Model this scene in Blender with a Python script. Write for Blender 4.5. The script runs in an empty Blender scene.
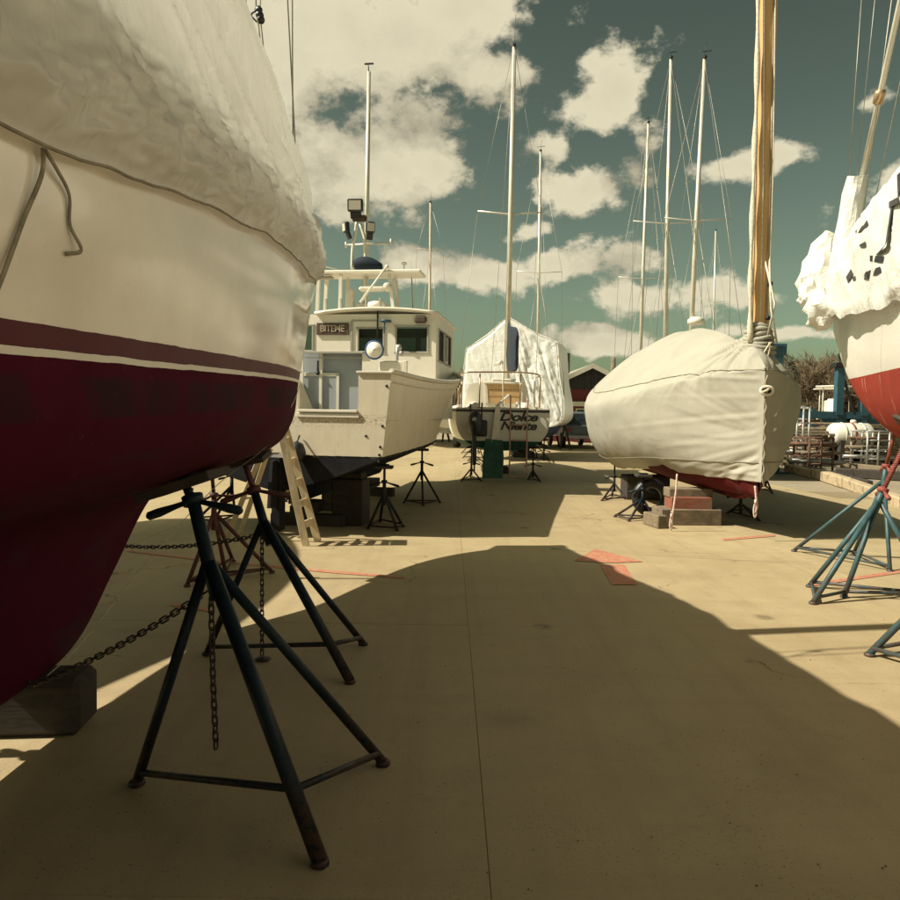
import bpy, bmesh, math, random
import numpy as np
from mathutils import Vector, Matrix

SC = bpy.context.scene
COL = SC.collection
rnd = random.Random(7)
pi = math.pi

# ------------------------------------------------------------------ camera
FPX = 750.0                                   # focal length in photo pixels (900 px frame)
CAM = np.array([0.0, 0.0, 1.5])
TILT = math.radians(2.67)
ROLL = math.radians(0.9)
_f = np.array([0, math.cos(TILT), -math.sin(TILT)])
_r0 = np.array([1.0, 0, 0]); _u0 = np.array([0, math.sin(TILT), math.cos(TILT)])
_r = _r0 * math.cos(ROLL) + _u0 * math.sin(ROLL)
_u = _u0 * math.cos(ROLL) - _r0 * math.sin(ROLL)
cd = bpy.data.cameras.new('camera'); cam = bpy.data.objects.new('camera', cd); COL.objects.link(cam)
cd.sensor_width = 36; cd.lens = FPX / 900 * 36; cd.clip_start = 0.05; cd.clip_end = 3000
M = Matrix.Identity(4)
for i in range(3):
    M[i][0] = _r[i]; M[i][1] = _u[i]; M[i][2] = -_f[i]; M[i][3] = CAM[i]
cam.matrix_world = M
SC.camera = cam
def ray(x, y): return _f + (x - 450) / FPX * _r + (450 - y) / FPX * _u
def PXG(x, y, z=0.0):                          # photo pixel -> point on the plane at height z
    d = ray(x, y); t = (z - CAM[2]) / d[2]; return CAM + d * t
def PXD(x, y, D):                              # photo pixel -> point at ground distance D
    d = ray(x, y); return CAM + d * (D / d[1])

# ------------------------------------------------------------------ light and sky
SUN = Vector((-0.95, -0.175, 1.0)).normalized()
EL = math.asin(SUN.z); AZ = math.atan2(SUN.x, SUN.y)
sl = bpy.data.lights.new('sun', 'SUN'); so = bpy.data.objects.new('sun', sl); COL.objects.link(so)
sl.energy = 5.0; sl.angle = math.radians(0.5); sl.color = (1.0, 0.925, 0.79)
so.rotation_euler = SUN.to_track_quat('Z', 'Y').to_euler(); so.location = (-20, -5, 25)
SC.view_settings.view_transform = 'Standard'; SC.view_settings.look = 'None'
SC.view_settings.gamma = 1; SC.view_settings.use_curve_mapping = False
SC.view_settings.exposure = 0.55
W = bpy.data.worlds.new('World'); SC.world = W; W.use_nodes = True
W.cycles.sampling_method = 'MANUAL'; W.cycles.sample_map_resolution = 512
SC.cycles.max_bounces = 6; SC.cycles.diffuse_bounces = 3; SC.cycles.glossy_bounces = 3; SC.cycles.transmission_bounces = 3
def build_world():
    nt = W.node_tree; nt.nodes.clear(); L = nt.links
    # cloud field as a node group: direction -> field value (above 0 inside a cloud)
    g = bpy.data.node_groups.new('cloud_field', 'ShaderNodeTree')
    g.interface.new_socket('dir', in_out='INPUT', socket_type='NodeSocketVector')
    g.interface.new_socket('val', in_out='OUTPUT', socket_type='NodeSocketFloat')
    N = g.nodes; G = g.links
    gi = N.new('NodeGroupInput'); go = N.new('NodeGroupOutput')
    def math_(op, a, b=None, c=None, nodes=N, links=G):
        m = nodes.new('ShaderNodeMath'); m.operation = op
        for i, q in enumerate((a, b, c)):
            if q is None: continue
            if isinstance(q, (int, float)): m.inputs[i].default_value = q
            else: links.new(q, m.inputs[i])
        return m.outputs[0]
    wn = N.new('ShaderNodeTexNoise'); wn.inputs['Scale'].default_value = 6; wn.inputs['Detail'].default_value = 3
    G.new(gi.outputs[0], wn.inputs['Vector'])
    ws = N.new('ShaderNodeVectorMath'); ws.operation = 'MULTIPLY_ADD'
    G.new(wn.outputs['Color'], ws.inputs[0]); ws.inputs[1].default_value = (.09, .09, .06)
    G.new(gi.outputs[0], ws.inputs[2])
    wo = N.new('ShaderNodeVectorMath'); wo.operation = 'SUBTRACT'; G.new(ws.outputs[0], wo.inputs[0]); wo.inputs[1].default_value = (.045, .045, .03)
    blobs = [(395, 40, 118, 58), (300, 85, 80, 50), (290, 20, 110, 60), (488, 76, 52, 26), (450, 18, 86, 46), (375, 150, 78, 48), (435, 160, 40, 28),
             (320, 180, 50, 40), (612, 95, 46, 32), (580, 70, 22, 12), (590, 183, 42, 25), (538, 150, 26, 14),
             (480, 270, 80, 20), (425, 268, 50, 18), (560, 268, 46, 20), (742, 167, 46, 14), (660, 303, 70, 16),
             (625, 256, 26, 15), (856, 104, 20, 12), (600, 342, 62, 14), (525, 234, 30, 10), (690, 296, 46, 14),
             (180, 70, 90, 60), (100, 160, 90, 40), (960, 190, 70, 24), (800, 330, 60, 8)]
    acc = None
    for (x, y, rx, ry) in blobs:
        d = ray(x, y); d = d / np.linalg.norm(d)
        s = N.new('ShaderNodeVectorMath'); s.operation = 'SUBTRACT'; G.new(wo.outputs[0], s.inputs[0]); s.inputs[1].default_value = d
        k = N.new('ShaderNodeVectorMath'); k.operation = 'MULTIPLY'; G.new(s.outputs[0], k.inputs[0])
        k.inputs[1].default_value = (FPX / rx * .84, 1.2, FPX / ry * .84)
        l = N.new('ShaderNodeVectorMath'); l.operation = 'LENGTH'; G.new(k.outputs[0], l.inputs[0])
        v = math_('SUBTRACT', 1.0, l.outputs['Value'])
        acc = v if acc is None else math_('SMOOTH_MAX', acc, v, 0.25)
    acc = math_('MAXIMUM', acc, -0.8)
    # broken cumulus over the unseen sky, kept sparser to deepen the shade
    n2 = N.new('ShaderNodeTexNoise'); n2.inputs['Scale'].default_value = 3.2; n2.inputs['Detail'].default_value = 2
    sc2 = N.new('ShaderNodeVectorMath'); sc2.operation = 'MULTIPLY'; G.new(wo.outputs[0], sc2.inputs[0]); sc2.inputs[1].default_value = (1, 1, 1.9)
    G.new(sc2.outputs[0], n2.inputs['Vector'])
    f2 = math_('MULTIPLY_ADD', n2.outputs['Fac'], 5.0, -3.2)
    sep = N.new('ShaderNodeSeparateXYZ'); G.new(gi.outputs[0], sep.inputs[0])
    w2 = N.new('ShaderNodeMapRange'); w2.inputs['From Min'].default_value = .80; w2.inputs['From Max'].default_value = .66
    w2.inputs['To Min'].default_value = -1.6; w2.inputs['To Max'].default_value = 0.0; G.new(sep.outputs['Y'], w2.inputs['Value'])
    f2 = math_('ADD', f2, w2.outputs[0])
    acc = math_('MAXIMUM', acc, f2)
    n1 = N.new('ShaderNodeTexNoise'); n1.inputs['Scale'].default_value = 13; n1.inputs['Detail'].default_value = 9; n1.inputs['Roughness'].default_value = .62
    st = N.new('ShaderNodeVectorMath'); st.operation = 'MULTIPLY'; G.new(gi.outputs[0], st.inputs[0]); st.inputs[1].default_value = (1, 1, 1.35)
    G.new(st.outputs[0], n1.inputs['Vector'])
    val = math_('ADD', acc, math_('MULTIPLY_ADD', n1.outputs['Fac'], 3.0, -1.53))
    G.new(val, go.inputs[0])
    # world tree
    N = nt.nodes
    tc = N.new('ShaderNodeTexCoord')
    sky = N.new('ShaderNodeTexSky'); sky.sky_type = 'NISHITA'; sky.sun_disc = False
    sky.sun_elevation = EL; sky.sun_rotation = AZ; sky.air_density = 1.0; sky.dust_density = 1.4; sky.ozone_density = 1.2; sky.altitude = 0
    tint = N.new('ShaderNodeMix'); tint.data_type = 'RGBA'; tint.blend_type = 'MULTIPLY'; tint.inputs[0].default_value = 1
    hs = N.new('ShaderNodeHueSaturation'); hs.inputs['Saturation'].default_value = .46; L.new(sky.outputs[0], hs.inputs['Color'])
    gm = N.new('ShaderNodeGamma'); gm.inputs['Gamma'].default_value = 1.9; L.new(hs.outputs[0], gm.inputs['Color'])
    L.new(gm.outputs[0], tint.inputs[6]); tint.inputs[7].default_value = (.215, .232, .132, 1)
    def grp(vec):
        q = N.new('ShaderNodeGroup'); q.node_tree = g; L.new(vec, q.inputs[0]); return q.outputs[0]
    c0 = grp(tc.outputs['Generated'])
    off = N.new('ShaderNodeVectorMath'); off.operation = 'ADD'; L.new(tc.outputs['Generated'], off.inputs[0]); off.inputs[1].default_value = (-.045, -.005, .085)
    c1 = grp(off.outputs[0])
    cov = N.new('ShaderNodeMapRange'); cov.interpolation_type = 'SMOOTHSTEP'; cov.inputs['From Min'].default_value = .06; cov.inputs['From Max'].default_value = .52
    L.new(c0, cov.inputs['Value'])
    dif = math_('SUBTRACT', c0, c1, nodes=N, links=L)
    lit = N.new('ShaderNodeMapRange'); lit.inputs['From Min'].default_value = -1.5; lit.inputs['From Max'].default_value = .45; L.new(dif, lit.inputs['Value'])
    thick = N.new('ShaderNodeMapRange'); thick.inputs['From Min'].default_value = .35; thick.inputs['From Max'].default_value = 1.5
    thick.inputs['To Min'].default_value = 1; thick.inputs['To Max'].default_value = .84; L.new(c0, thick.inputs['Value'])
    lm = math_('MULTIPLY', lit.outputs[0], thick.outputs[0], nodes=N, links=L)
    cc = N.new('ShaderNodeMix'); cc.data_type = 'RGBA'; L.new(lm, cc.inputs[0])
    k = 10.0
    cc.inputs[6].default_value = (.19 * k, .168 * k, .118 * k, 1); cc.inputs[7].default_value = (1.06 * k, .965 * k, .69 * k, 1)
    mx = N.new('ShaderNodeMix'); mx.data_type = 'RGBA'; L.new(cov.outputs[0], mx.inputs[0]); L.new(tint.outputs[2], mx.inputs[6]); L.new(cc.outputs[2], mx.inputs[7])
    bg = N.new('ShaderNodeBackground'); bg.inputs['Strength'].default_value = .05; L.new(mx.outputs[2], bg.inputs['Color'])
    out = N.new('ShaderNodeOutputWorld'); L.new(bg.outputs[0], out.inputs['Surface'])
build_world()

# ------------------------------------------------------------------ mesh helpers
def nrm(v):
    v = np.asarray(v, float); l = np.linalg.norm(v); return v / l if l > 1e-12 else v
class MB:
    def __init__(s): s.v = []; s.f = []; s.sm = []; s.n = 0
    def add(s, V, F, smooth=False):
        o = s.n; V = [tuple(map(float, p)) for p in V]
        s.v += V; s.n += len(V)
        s.f += [tuple(o + i for i in q) for q in F]; s.sm += [smooth] * len(F)
        return s
    def box(s, c, size, R=None, ch=0.0):
        hx, hy, hz = [q / 2 for q in size]
        if ch <= 0:
            V = [(x, y, z) for x in (-hx, hx) for y in (-hy, hy) for z in (-hz, hz)]
            F = [(0, 1, 3, 2), (4, 6, 7, 5), (0, 4, 5, 1), (2, 3, 7, 6), (0, 2, 6, 4), (1, 5, 7, 3)]
        else:                                   # chamfered box
            V = []; ids = {}
            for sx in (-1, 1):
                for sy in (-1, 1):
                    for sz in (-1, 1):
                        for a in range(3):
                            p = [sx * (hx - ch), sy * (hy - ch), sz * (hz - ch)]
                            p[a] = (sx, sy, sz)[a] * (hx, hy, hz)[a]
                            ids[(sx, sy, sz, a)] = len(V); V.append(p)
            F = []
            for a in range(3):
                for q in (-1, 1):
                    o = [b for b in range(3) if b != a]
                    lst = []
                    for (u, w) in ((-1, -1), (1, -1), (1, 1), (-1, 1)):
                        k = [0, 0, 0]; k[a] = q; k[o[0]] = u; k[o[1]] = w; lst.append(ids[(*k, a)])
                    if (q > 0) == (a == 1): lst.reverse()
                    F.append(tuple(lst))
            for a in range(3):
                o = [b for b in range(3) if b != a]
                for u in (-1, 1):
                    for w in (-1, 1):
                        k1 = [0] * 3; k1[a] = -1; k1[o[0]] = u; k1[o[1]] = w; k2 = list(k1); k2[a] = 1
                        F.append((ids[(*k1, o[0])], ids[(*k2, o[0])], ids[(*k2, o[1])], ids[(*k1, o[1])]))
            for sx in (-1, 1):
                for sy in (-1, 1):
                    for sz in (-1, 1): F.append(tuple(ids[(sx, sy, sz, a)] for a in range(3)))
        V = np.array(V)
        if R is not None: V = V @ np.array(R).T
        return s.add(V + np.array(c), F)
    def bar(s, a, b, w, h, up=(0, 0, 1), ch=0.0):     # box from a to b
        a = np.array(a, float); b = np.array(b, float); d = b - a; L = np.linalg.norm(d); d = d / L
        x = nrm(np.cross(d, up)); 
        if np.linalg.norm(x) < .1: x = nrm(np.cross(d, (1, 0, 0)))
        z = np.cross(x, d)
        return s.box((a + b) / 2, (w, L, h), np.stack([x, d, z], 1), ch)
    def tube(s, P, r, n=8, cap=True, closed=False):
        P = [np.array(p, float) for p in P]; m = len(P)
        rs = r if isinstance(r, (list, tuple, np.ndarray)) else [r] * m
        V = []; x = None
        for i in range(m):
            if closed: t = nrm(P[(i + 1) % m] - P[i - 1])
            else: t = nrm(P[min(i + 1, m - 1)] - P[max(i - 1, 0)])
            if x is None:
                x = np.cross(t, (0, 0, 1) if abs(t[2]) < .9 else (1, 0, 0))
            else: x = x - t * np.dot(x, t)
            x = nrm(x); y = np.cross(t, x)
            for k in range(n):
                a = 2 * pi * k / n; V.append(P[i] + rs[i] * (math.cos(a) * x + math.sin(a) * y))
        F = []
        for i in range(m if closed else m - 1):
            j = (i + 1) % m
            for k in range(n):
                l = (k + 1) % n; F.append((i * n + k, i * n + l, j * n + l, j * n + k))
        o = s.n; s.add(V, F, True)
        if cap and not closed:
            s.f += [tuple(o + k for k in reversed(range(n))), tuple(o + (m - 1) * n + k for k in range(n))]; s.sm += [False, False]
        return s
    def lathe(s, prof, c=(0, 0, 0), axis=(0, 0, 1), n=20):   # prof: (radius, height)
        ax = nrm(axis); x = nrm(np.cross(ax, (0, 0, 1) if abs(ax[2]) < .9 else (1, 0, 0))); y = np.cross(ax, x); c = np.array(c, float)
        V = []
        for (r, h) in prof:
            for k in range(n):
                a = 2 * pi * k / n; V.append(c + ax * h + r * (math.cos(a) * x + math.sin(a) * y))
        F = []
        for i in range(len(prof) - 1):
            for k in range(n):
                l = (k + 1) % n; F.append((i * n + k, i * n + l, (i + 1) * n + l, (i + 1) * n + k))
        F += [tuple(reversed(range(n))), tuple((len(prof) - 1) * n + k for k in range(n))]
        return s.add(V, F, True)
    def grid(s, P, smooth=True, close_v=False):
        P = np.asarray(P); nu, nv = P.shape[:2]; F = []
        for i in range(nu - 1):
            for j in range(nv if close_v else nv - 1):
                k = (j + 1) % nv; F.append((i * nv + j, i * nv + k, (i + 1) * nv + k, (i + 1) * nv + j))
        return s.add(P.reshape(-1, 3), F, smooth)
    def poly(s, P): return s.add(P, [tuple(range(len(P)))])
    def prism(s, P, d):                                    # flat polygon P pushed along d
        P = [np.array(p, float) for p in P]; n = len(P); d = np.array(d, float)
        F = [tuple(range(n)), tuple(reversed(range(n, 2 * n)))] + [(i, n + i, n + (i + 1) % n, (i + 1) % n) for i in range(n)]
        return s.add(P + [p + d for p in P], F)
    def mesh(s, name):
        me = bpy.data.meshes.new(name); me.from_pydata(s.v, [], s.f); me.update()
        me.polygons.foreach_set('use_smooth', s.sm)
        bm = bmesh.new(); bm.from_mesh(me); bmesh.ops.recalc_face_normals(bm, faces=bm.faces); bm.to_mesh(me); bm.free()
        return me
def _resamp(P, n):
    """Catmull-Rom along axis 0, n sub-steps per span"""
    P = np.asarray(P, float); m = len(P)
    Q = np.concatenate([[2 * P[0] - P[1]], P, [2 * P[-1] - P[-2]]]); out = []
    for i in range(m - 1):
        a, b, c, d = Q[i], Q[i + 1], Q[i + 2], Q[i + 3]
        for k in range(n):
            t = k / n; out.append(.5 * (2 * b + (c - a) * t + (2 * a - 5 * b + 4 * c - d) * t * t + (3 * b - a - 3 * c + d) * t ** 3))
    out.append(P[-1]); return np.array(out)
def loft(C, ru, rv):
    P = _resamp(np.asarray(C, float), ru); return _resamp(P.transpose(1, 0, 2), rv).transpose(1, 0, 2)
# value noise
_hs = np.random.RandomState(3).rand(4096)
def vnoise(P):
    P = np.asarray(P, float); i = np.floor(P).astype(int); f = P - i; f = f * f * (3 - 2 * f)
    def h(x, y, z): return _hs[(x * 73856093 ^ y * 19349663 ^ z * 83492791) & 4095]
    r = 0
    for a in (0, 1):
        for b in (0, 1):
            for c in (0, 1):
                w = (f[..., 0] if a else 1 - f[..., 0]) * (f[..., 1] if b else 1 - f[..., 1]) * (f[..., 2] if c else 1 - f[..., 2])
                r = r + w * h(i[..., 0] + a, i[..., 1] + b, i[..., 2] + c)
    return r * 2 - 1
def fbm(P, o=4, ridge=False):
    r = 0; a = 1.0; P = np.asarray(P, float)
    for k in range(o):
        n = vnoise(P * 2 ** k + 17.3 * k); r = r + a * ((1 - 2 * abs(n)) if ridge else n); a *= .5
    return r
def gnormals(P):
    du = np.gradient(P, axis=0); dv = np.gradient(P, axis=1); n = np.cross(du, dv)
    return n / np.maximum(np.linalg.norm(n, axis=2, keepdims=True), 1e-9)

# ------------------------------------------------------------------ object helpers
def thing(name, label, cat, loc=(0, 0, 0), rz=0.0, group=None):
    o = bpy.data.objects.new(name, None); COL.objects.link(o); o.empty_display_size = .2
    o.location = loc; o.rotation_euler = (0, 0, rz); o['label'] = label; o['category'] = cat
    if group: o['group'] = group
    return o
def obj(name, mb, mat, parent=None, world=False, label=None):
    me = mb.mesh(name) if isinstance(mb, MB) else mb
    if mat is not None: me.materials.clear(); me.materials.append(mat)
    o = bpy.data.objects.new(name, me); COL.objects.link(o)
    if parent is not None:
        if world:
            T = Matrix.Identity(4); p = parent; ch = []
            while p: ch.append(p); p = p.parent
            for p in reversed(ch): T = T @ (Matrix.Translation(p.location) @ p.rotation_euler.to_matrix().to_4x4())
            me.transform(T.inverted())
        o.parent = parent
    if label: o['label'] = label
    return o
def solo(name, mb, mat, label, cat, group=None):
    me = mb.mesh(name); P = np.array([v.co for v in me.vertices]); lo = P.min(0); hi = P.max(0)
    c = Vector(((lo[0] + hi[0]) / 2, (lo[1] + hi[1]) / 2, lo[2])); me.transform(Matrix.Translation(-c))
    o = obj(name, me, mat); o.location = c; o['label'] = label; o['category'] = cat
    if group: o['group'] = group
    return o
def copy_tree(o, parent=None):
    c = o.copy(); COL.objects.link(c); c.parent = parent
    for ch in [q for q in bpy.data.objects if q.parent == o]: copy_tree(ch, c)
    return c
def struct(o): o['kind'] = 'structure'; return o

# ------------------------------------------------------------------ materials
MATS = {}
class NT:
    def __init__(s, name):
        s.m = bpy.data.materials.new(name); s.m.use_nodes = True; s.t = s.m.node_tree; s.N = s.t.nodes; s.L = s.t.links
        s.b = s.N['Principled BSDF']; s.out = s.N['Material Output']; s.co = s.N.new('ShaderNodeTexCoord')
    def lk(s, a, b): s.L.new(a, b)
    def val(s, sock, q):
        if isinstance(q, (int, float)): sock.default_value = q
        elif isinstance(q, tuple): sock.default_value = q if len(q) == 4 or sock.type == 'VECTOR' else (*q, 1)
        else: s.L.new(q, sock)
    def math(s, op, a, b=0.0, c=0.0):
        n = s.N.new('ShaderNodeMath'); n.operation = op
        for i, q in enumerate((a, b, c)): s.val(n.inputs[i], q)
        return n.outputs[0]
    def vec(s, scale=(1, 1, 1), src='Object'):
        n = s.N.new('ShaderNodeMapping'); n.inputs['Scale'].default_value = scale; s.lk(s.co.outputs[src], n.inputs['Vector']); return n.outputs[0]
    def noise(s, scale, detail=4, rough=.55, vec=None, dist=0):
        n = s.N.new('ShaderNodeTexNoise'); n.inputs['Scale'].default_value = scale; n.inputs['Detail'].default_value = detail
        n.inputs['Roughness'].default_value = rough; n.inputs['Distortion'].default_value = dist
        s.lk(vec if vec is not None else s.co.outputs['Object'], n.inputs['Vector']); return n.outputs['Fac']
    def voro(s, scale, vec=None, feat='F1', rnd=1.0):
        n = s.N.new('ShaderNodeTexVoronoi'); n.feature = feat; n.inputs['Scale'].default_value = scale; n.inputs['Randomness'].default_value = rnd
        s.lk(vec if vec is not None else s.co.outputs['Object'], n.inputs['Vector']); return n.outputs['Distance']
    def ramp(s, fac, stops, const=False):
        n = s.N.new('ShaderNodeValToRGB'); r = n.color_ramp; r.interpolation = 'CONSTANT' if const else 'LINEAR'
        while len(r.elements) < len(stops): r.elements.new(0.5)
        for e, (p, c) in zip(r.elements, stops):
            e.position = max(0, min(1, p)); e.color = (c, c, c, 1) if isinstance(c, (int, float)) else (*c[:3], 1)
        s.val(n.inputs[0], fac); return n.outputs['Color']
    def mix(s, fac, a, b, mode='MIX'):
        n = s.N.new('ShaderNodeMix'); n.data_type = 'RGBA'; n.blend_type = mode; s.val(n.inputs[0], fac); s.val(n.inputs[6], a); s.val(n.inputs[7], b); return n.outputs[2]
    def rng(s, v, a, b, c=0.0, d=1.0):
        n = s.N.new('ShaderNodeMapRange'); s.val(n.inputs['Value'], v); n.inputs['From Min'].default_value = a; n.inputs['From Max'].default_value = b
        n.inputs['To Min'].default_value = c; n.inputs['To Max'].default_value = d; return n.outputs[0]
    def bump(s, h, strength=.3, dist=.01, prev=None):
        n = s.N.new('ShaderNodeBump'); n.inputs['Strength'].default_value = strength; n.inputs['Distance'].default_value = dist
        s.val(n.inputs['Height'], h)
        if prev is not None: s.lk(prev, n.inputs['Normal'])
        return n.outputs[0]
    def sep(s, src='Object'):
        n = s.N.new('ShaderNodeSeparateXYZ'); s.lk(s.co.outputs[src], n.inputs[0]); return n.outputs
    def done(s, col=None, rough=.5, metal=0.0, normal=None, spec=None):
        if col is not None: s.val(s.b.inputs['Base Color'], col)
        s.val(s.b.inputs['Roughness'], rough); s.val(s.b.inputs['Metallic'], metal)
        if normal is not None: s.lk(normal, s.b.inputs['Normal'])
        if spec is not None: s.b.inputs['Specular IOR Level'].default_value = spec
        MATS[s.m.name] = s.m; return s.m
def paint(name, col, rough=.45, var=.25, scale=6, rust=None, rust_amt=.5, bump=.15, metal=0.0, spec=None, foot=False):
    k = NT(name); n = k.noise(scale, 5, .6)
    c = k.mix(k.rng(n, .3, .7), tuple(q * (1 - var) for q in col), tuple(min(1, q * (1 + var)) for q in col))
    r = rough
    if rust:
        m = k.rng(k.noise(scale * 3.1, 6, .65), rust_amt, rust_amt + .08)
        c = k.mix(m, c, tuple(rust)); r = k.rng(m, 0, 1, rough, .9)
    if foot:                                             # rust creeping up from the ground and round the welds
        sp = k.sep(); fm = k.math('MULTIPLY', k.rng(sp['Z'], .02, .30, 1, 0), k.rng(k.noise(scale * 4, 5, .7), .42, .56)); c = k.mix(fm, c, (.075, .038, .022))
    return k.done(c, r, metal, k.bump(k.noise(scale * 9, 4), bump, .004), spec)
def wood(name, a, b, sc=(3, 3, 30), rough=.75, dirt=None):
    k = NT(name); v = k.vec(sc); n = k.noise(1.0, 5, .6, v, 1.2)
    c = k.ramp(n, [(.3, a), (.52, tuple((p + q) / 2 for p, q in zip(a, b))), (.72, b)])
    if dirt: c = k.mix(k.rng(k.noise(5, 5), .5, .68), c, dirt)
    return k.done(c, rough, 0, k.bump(n, .35, .006))
# ---- specific materials
def mk_concrete():
    k = NT('concrete'); g = k.vec((1, 1, 1), 'Object')
    geo = k.N.new('ShaderNodeNewGeometry'); P = geo.outputs['Position']
    oi = k.N.new('ShaderNodeObjectInfo')
    big = k.noise(.35, 5, .6, P, .6); mid = k.noise(2.6, 6, .65, P); fine = k.noise(70, 3, .6, P)
    c = k.ramp(big, [(.28, (0.335, 0.260, 0.140)), (.5, (0.400, 0.317, 0.176)), (.72, (0.455, 0.364, 0.208))])
    c = k.mix(k.rng(mid, .42, .72, 0, .38), c, (0.270, 0.203, 0.108))
    c = k.mix(k.rng(fine, .25, .75, .25, 0), c, (0.200, 0.151, 0.080))
    c = k.mix(k.rng(oi.outputs['Random'], 0, 1, 0, .16), c, (0.300, 0.236, 0.132))
    pit = k.voro(26, P); msk = k.rng(k.noise(1.3, 4, .6, P), .46, .66)
    dots = k.math('MULTIPLY', k.rng(pit, .055, .16, 1, 0), msk)
    pit2 = k.voro(60, P); dots2 = k.math('MULTIPLY', k.rng(pit2, .10, .22, .8, 0), k.rng(k.noise(2.1, 3, .6, P), .48, .6))
    c = k.mix(dots, c, (0.050, 0.038, 0.024)); c = k.mix(dots2, c, (0.090, 0.066, 0.036))
    spot = k.voro(1.1, P); stain = k.math('MULTIPLY', k.rng(spot, .04, .10, .8, 0), k.rng(k.noise(9, 4, .6, P), .35, .55))
    c = k.mix(stain, c, (0.060, 0.043, 0.024))
    # faint tyre and sweep marks along the aisle
    wv = k.noise(1.0, 4, .6, None); sx = k.N.new('ShaderNodeMapping'); sx.inputs['Scale'].default_value = (5, .12, 1); k.lk(P, sx.inputs['Vector'])
    tr = k.noise(1.0, 4, .6, sx.outputs[0]); c = k.mix(k.rng(tr, .5, .72, 0, .30), c, (0.240, 0.180, 0.096))
    sy = k.N.new('ShaderNodeMapping'); sy.inputs['Scale'].default_value = (.15, 4, 1); k.lk(P, sy.inputs['Vector'])
    c = k.mix(k.rng(k.noise(1.0, 4, .6, sy.outputs[0]), .54, .75, 0, .25), c, (0.250, 0.189, 0.104))
    dv = k.voro(.42, P, 'DISTANCE_TO_EDGE'); wob = k.N.new('ShaderNodeVectorMath'); wob.operation = 'ADD'; k.lk(P, wob.inputs[0]); nz = k.N.new('ShaderNodeTexNoise'); nz.inputs['Scale'].default_value = 1.7; nz.inputs['Detail'].default_value = 5; k.lk(P, nz.inputs['Vector']); k.lk(nz.outputs['Color'], wob.inputs[1])
    ck = k.math('MULTIPLY', k.rng(k.voro(.33, wob.outputs[0], 'DISTANCE_TO_EDGE'), .0015, .0045, 1, 0), k.rng(k.noise(.5, 3, .6, P), .50, .58))
    c = k.mix(k.math('MULTIPLY', ck, .75), c, (0.100, 0.076, 0.040))
    oil = k.math('MULTIPLY', k.rng(k.voro(.55, wob.outputs[0]), .10, .24, 1, 0), k.rng(k.noise(.8, 3, .6, P), .50, .62)); c = k.mix(k.math('MULTIPLY', oil, .42), c, (0.130, 0.095, 0.056))
    ds = k.rng(k.noise(5.5, 6, .75, P), .56, .70); c = k.mix(k.math('MULTIPLY', ds, .22), c, (0.170, 0.128, 0.068))
    n = k.bump(fine, .25, .004); n = k.bump(ck, -.4, .006, n); n = k.bump(k.math('ADD', dots, dots2), -.5, .006, n); n = k.bump(mid, .15, .01, n)
    return k.done(c, k.rng(mid, .3, .7, .82, .62), 0, n, .35)
CONC = mk_concrete()
def mk_dirt(name, a, b, sc=1.0):
    k = NT(name); geo = k.N.new('ShaderNodeNewGeometry'); P = geo.outputs['Position']
    c = k.mix(k.rng(k.noise(.3 * sc, 6, .65, P), .35, .65), a, b); c = k.mix(k.rng(k.noise(14 * sc, 4, .7, P), .4, .7, 0, .6), c, tuple(q * .5 for q in a))
    return k.done(c, .95, 0, k.bump(k.noise(9 * sc, 6, .7, P), .7, .04))
DIRT = mk_dirt('packed_dirt', (.27, .22, .145), (.36, .30, .20))
JOINT = mk_dirt('joint_filler', (.25, .19, .105), (.31, .245, .14), 3)
def mk_redpaint():
    k = NT('road_paint_red'); geo = k.N.new('ShaderNodeNewGeometry'); P = geo.outputs['Position']
    w = k.rng(k.noise(16, 6, .7, P), .44, .60); w2 = k.rng(k.noise(90, 3, .7, P), .5, .62)
    c = k.mix(w, (.42, .095, .055), (.41, .21, .12)); c = k.mix(w2, c, (.41, .30, .17))
    return k.done(c, .8)
ROADRED = mk_redpaint()
def mk_hull(name, bands, slope=0.0, wob=.006, streak=.0, z0=0.0, z1=4.0, streak_col=(.3, .25, .15), extra=None):
    """bands: list of (z top, colour, roughness) from the bottom up; z along the boat's own height"""
    k = NT(name); s = k.sep(); z = k.math('SUBTRACT', s['Z'], k.math('MULTIPLY', s['Y'], slope))
    z = k.math('ADD', z, k.math('MULTIPLY', k.math('SUBTRACT', k.noise(7, 4, .6), .5), wob * 2))
    t = k.rng(z, z0, z1); st = []; sr = []; prev = 0.0
    for (zt, c, r) in bands:
        st.append((prev, c)); sr.append((prev, r)); prev = (zt - z0) / (z1 - z0)
    c = k.ramp(t, st, True); r = k.ramp(t, sr, True)
    n = k.noise(3.0, 6, .65); c = k.mix(k.rng(n, .35, .75, 0, .30), c, k.mix(.5, c, (.05, .03, .03), 'MULTIPLY'))
    if streak > 0:
        sv = k.vec((7, 7, .7)); q = k.noise(1.0, 5, .65, sv); c = k.mix(k.rng(q, .52, .78, 0, streak), c, streak_col)
    q = k.noise(40, 3, .6); c = k.mix(k.rng(q, .64, .74, 0, .10), c, (.22, .17, .11))
    if extra: c = extra(k, c, z, s)
    rr = k.N.new('ShaderNodeSeparateColor'); k.lk(r, rr.inputs[0])
    k.lk(k.rng(rr.outputs[0], .38, .5, .5, .07), k.b.inputs['Specular IOR Level'])
    return k.done(c, k.math('ADD', rr.outputs[0], k.rng(n, .3, .7, -.03, .06)), 0, k.bump(k.noise(2.2, 4, .6), .09, .02))
CREAM = (.74, .705, .62)
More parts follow.
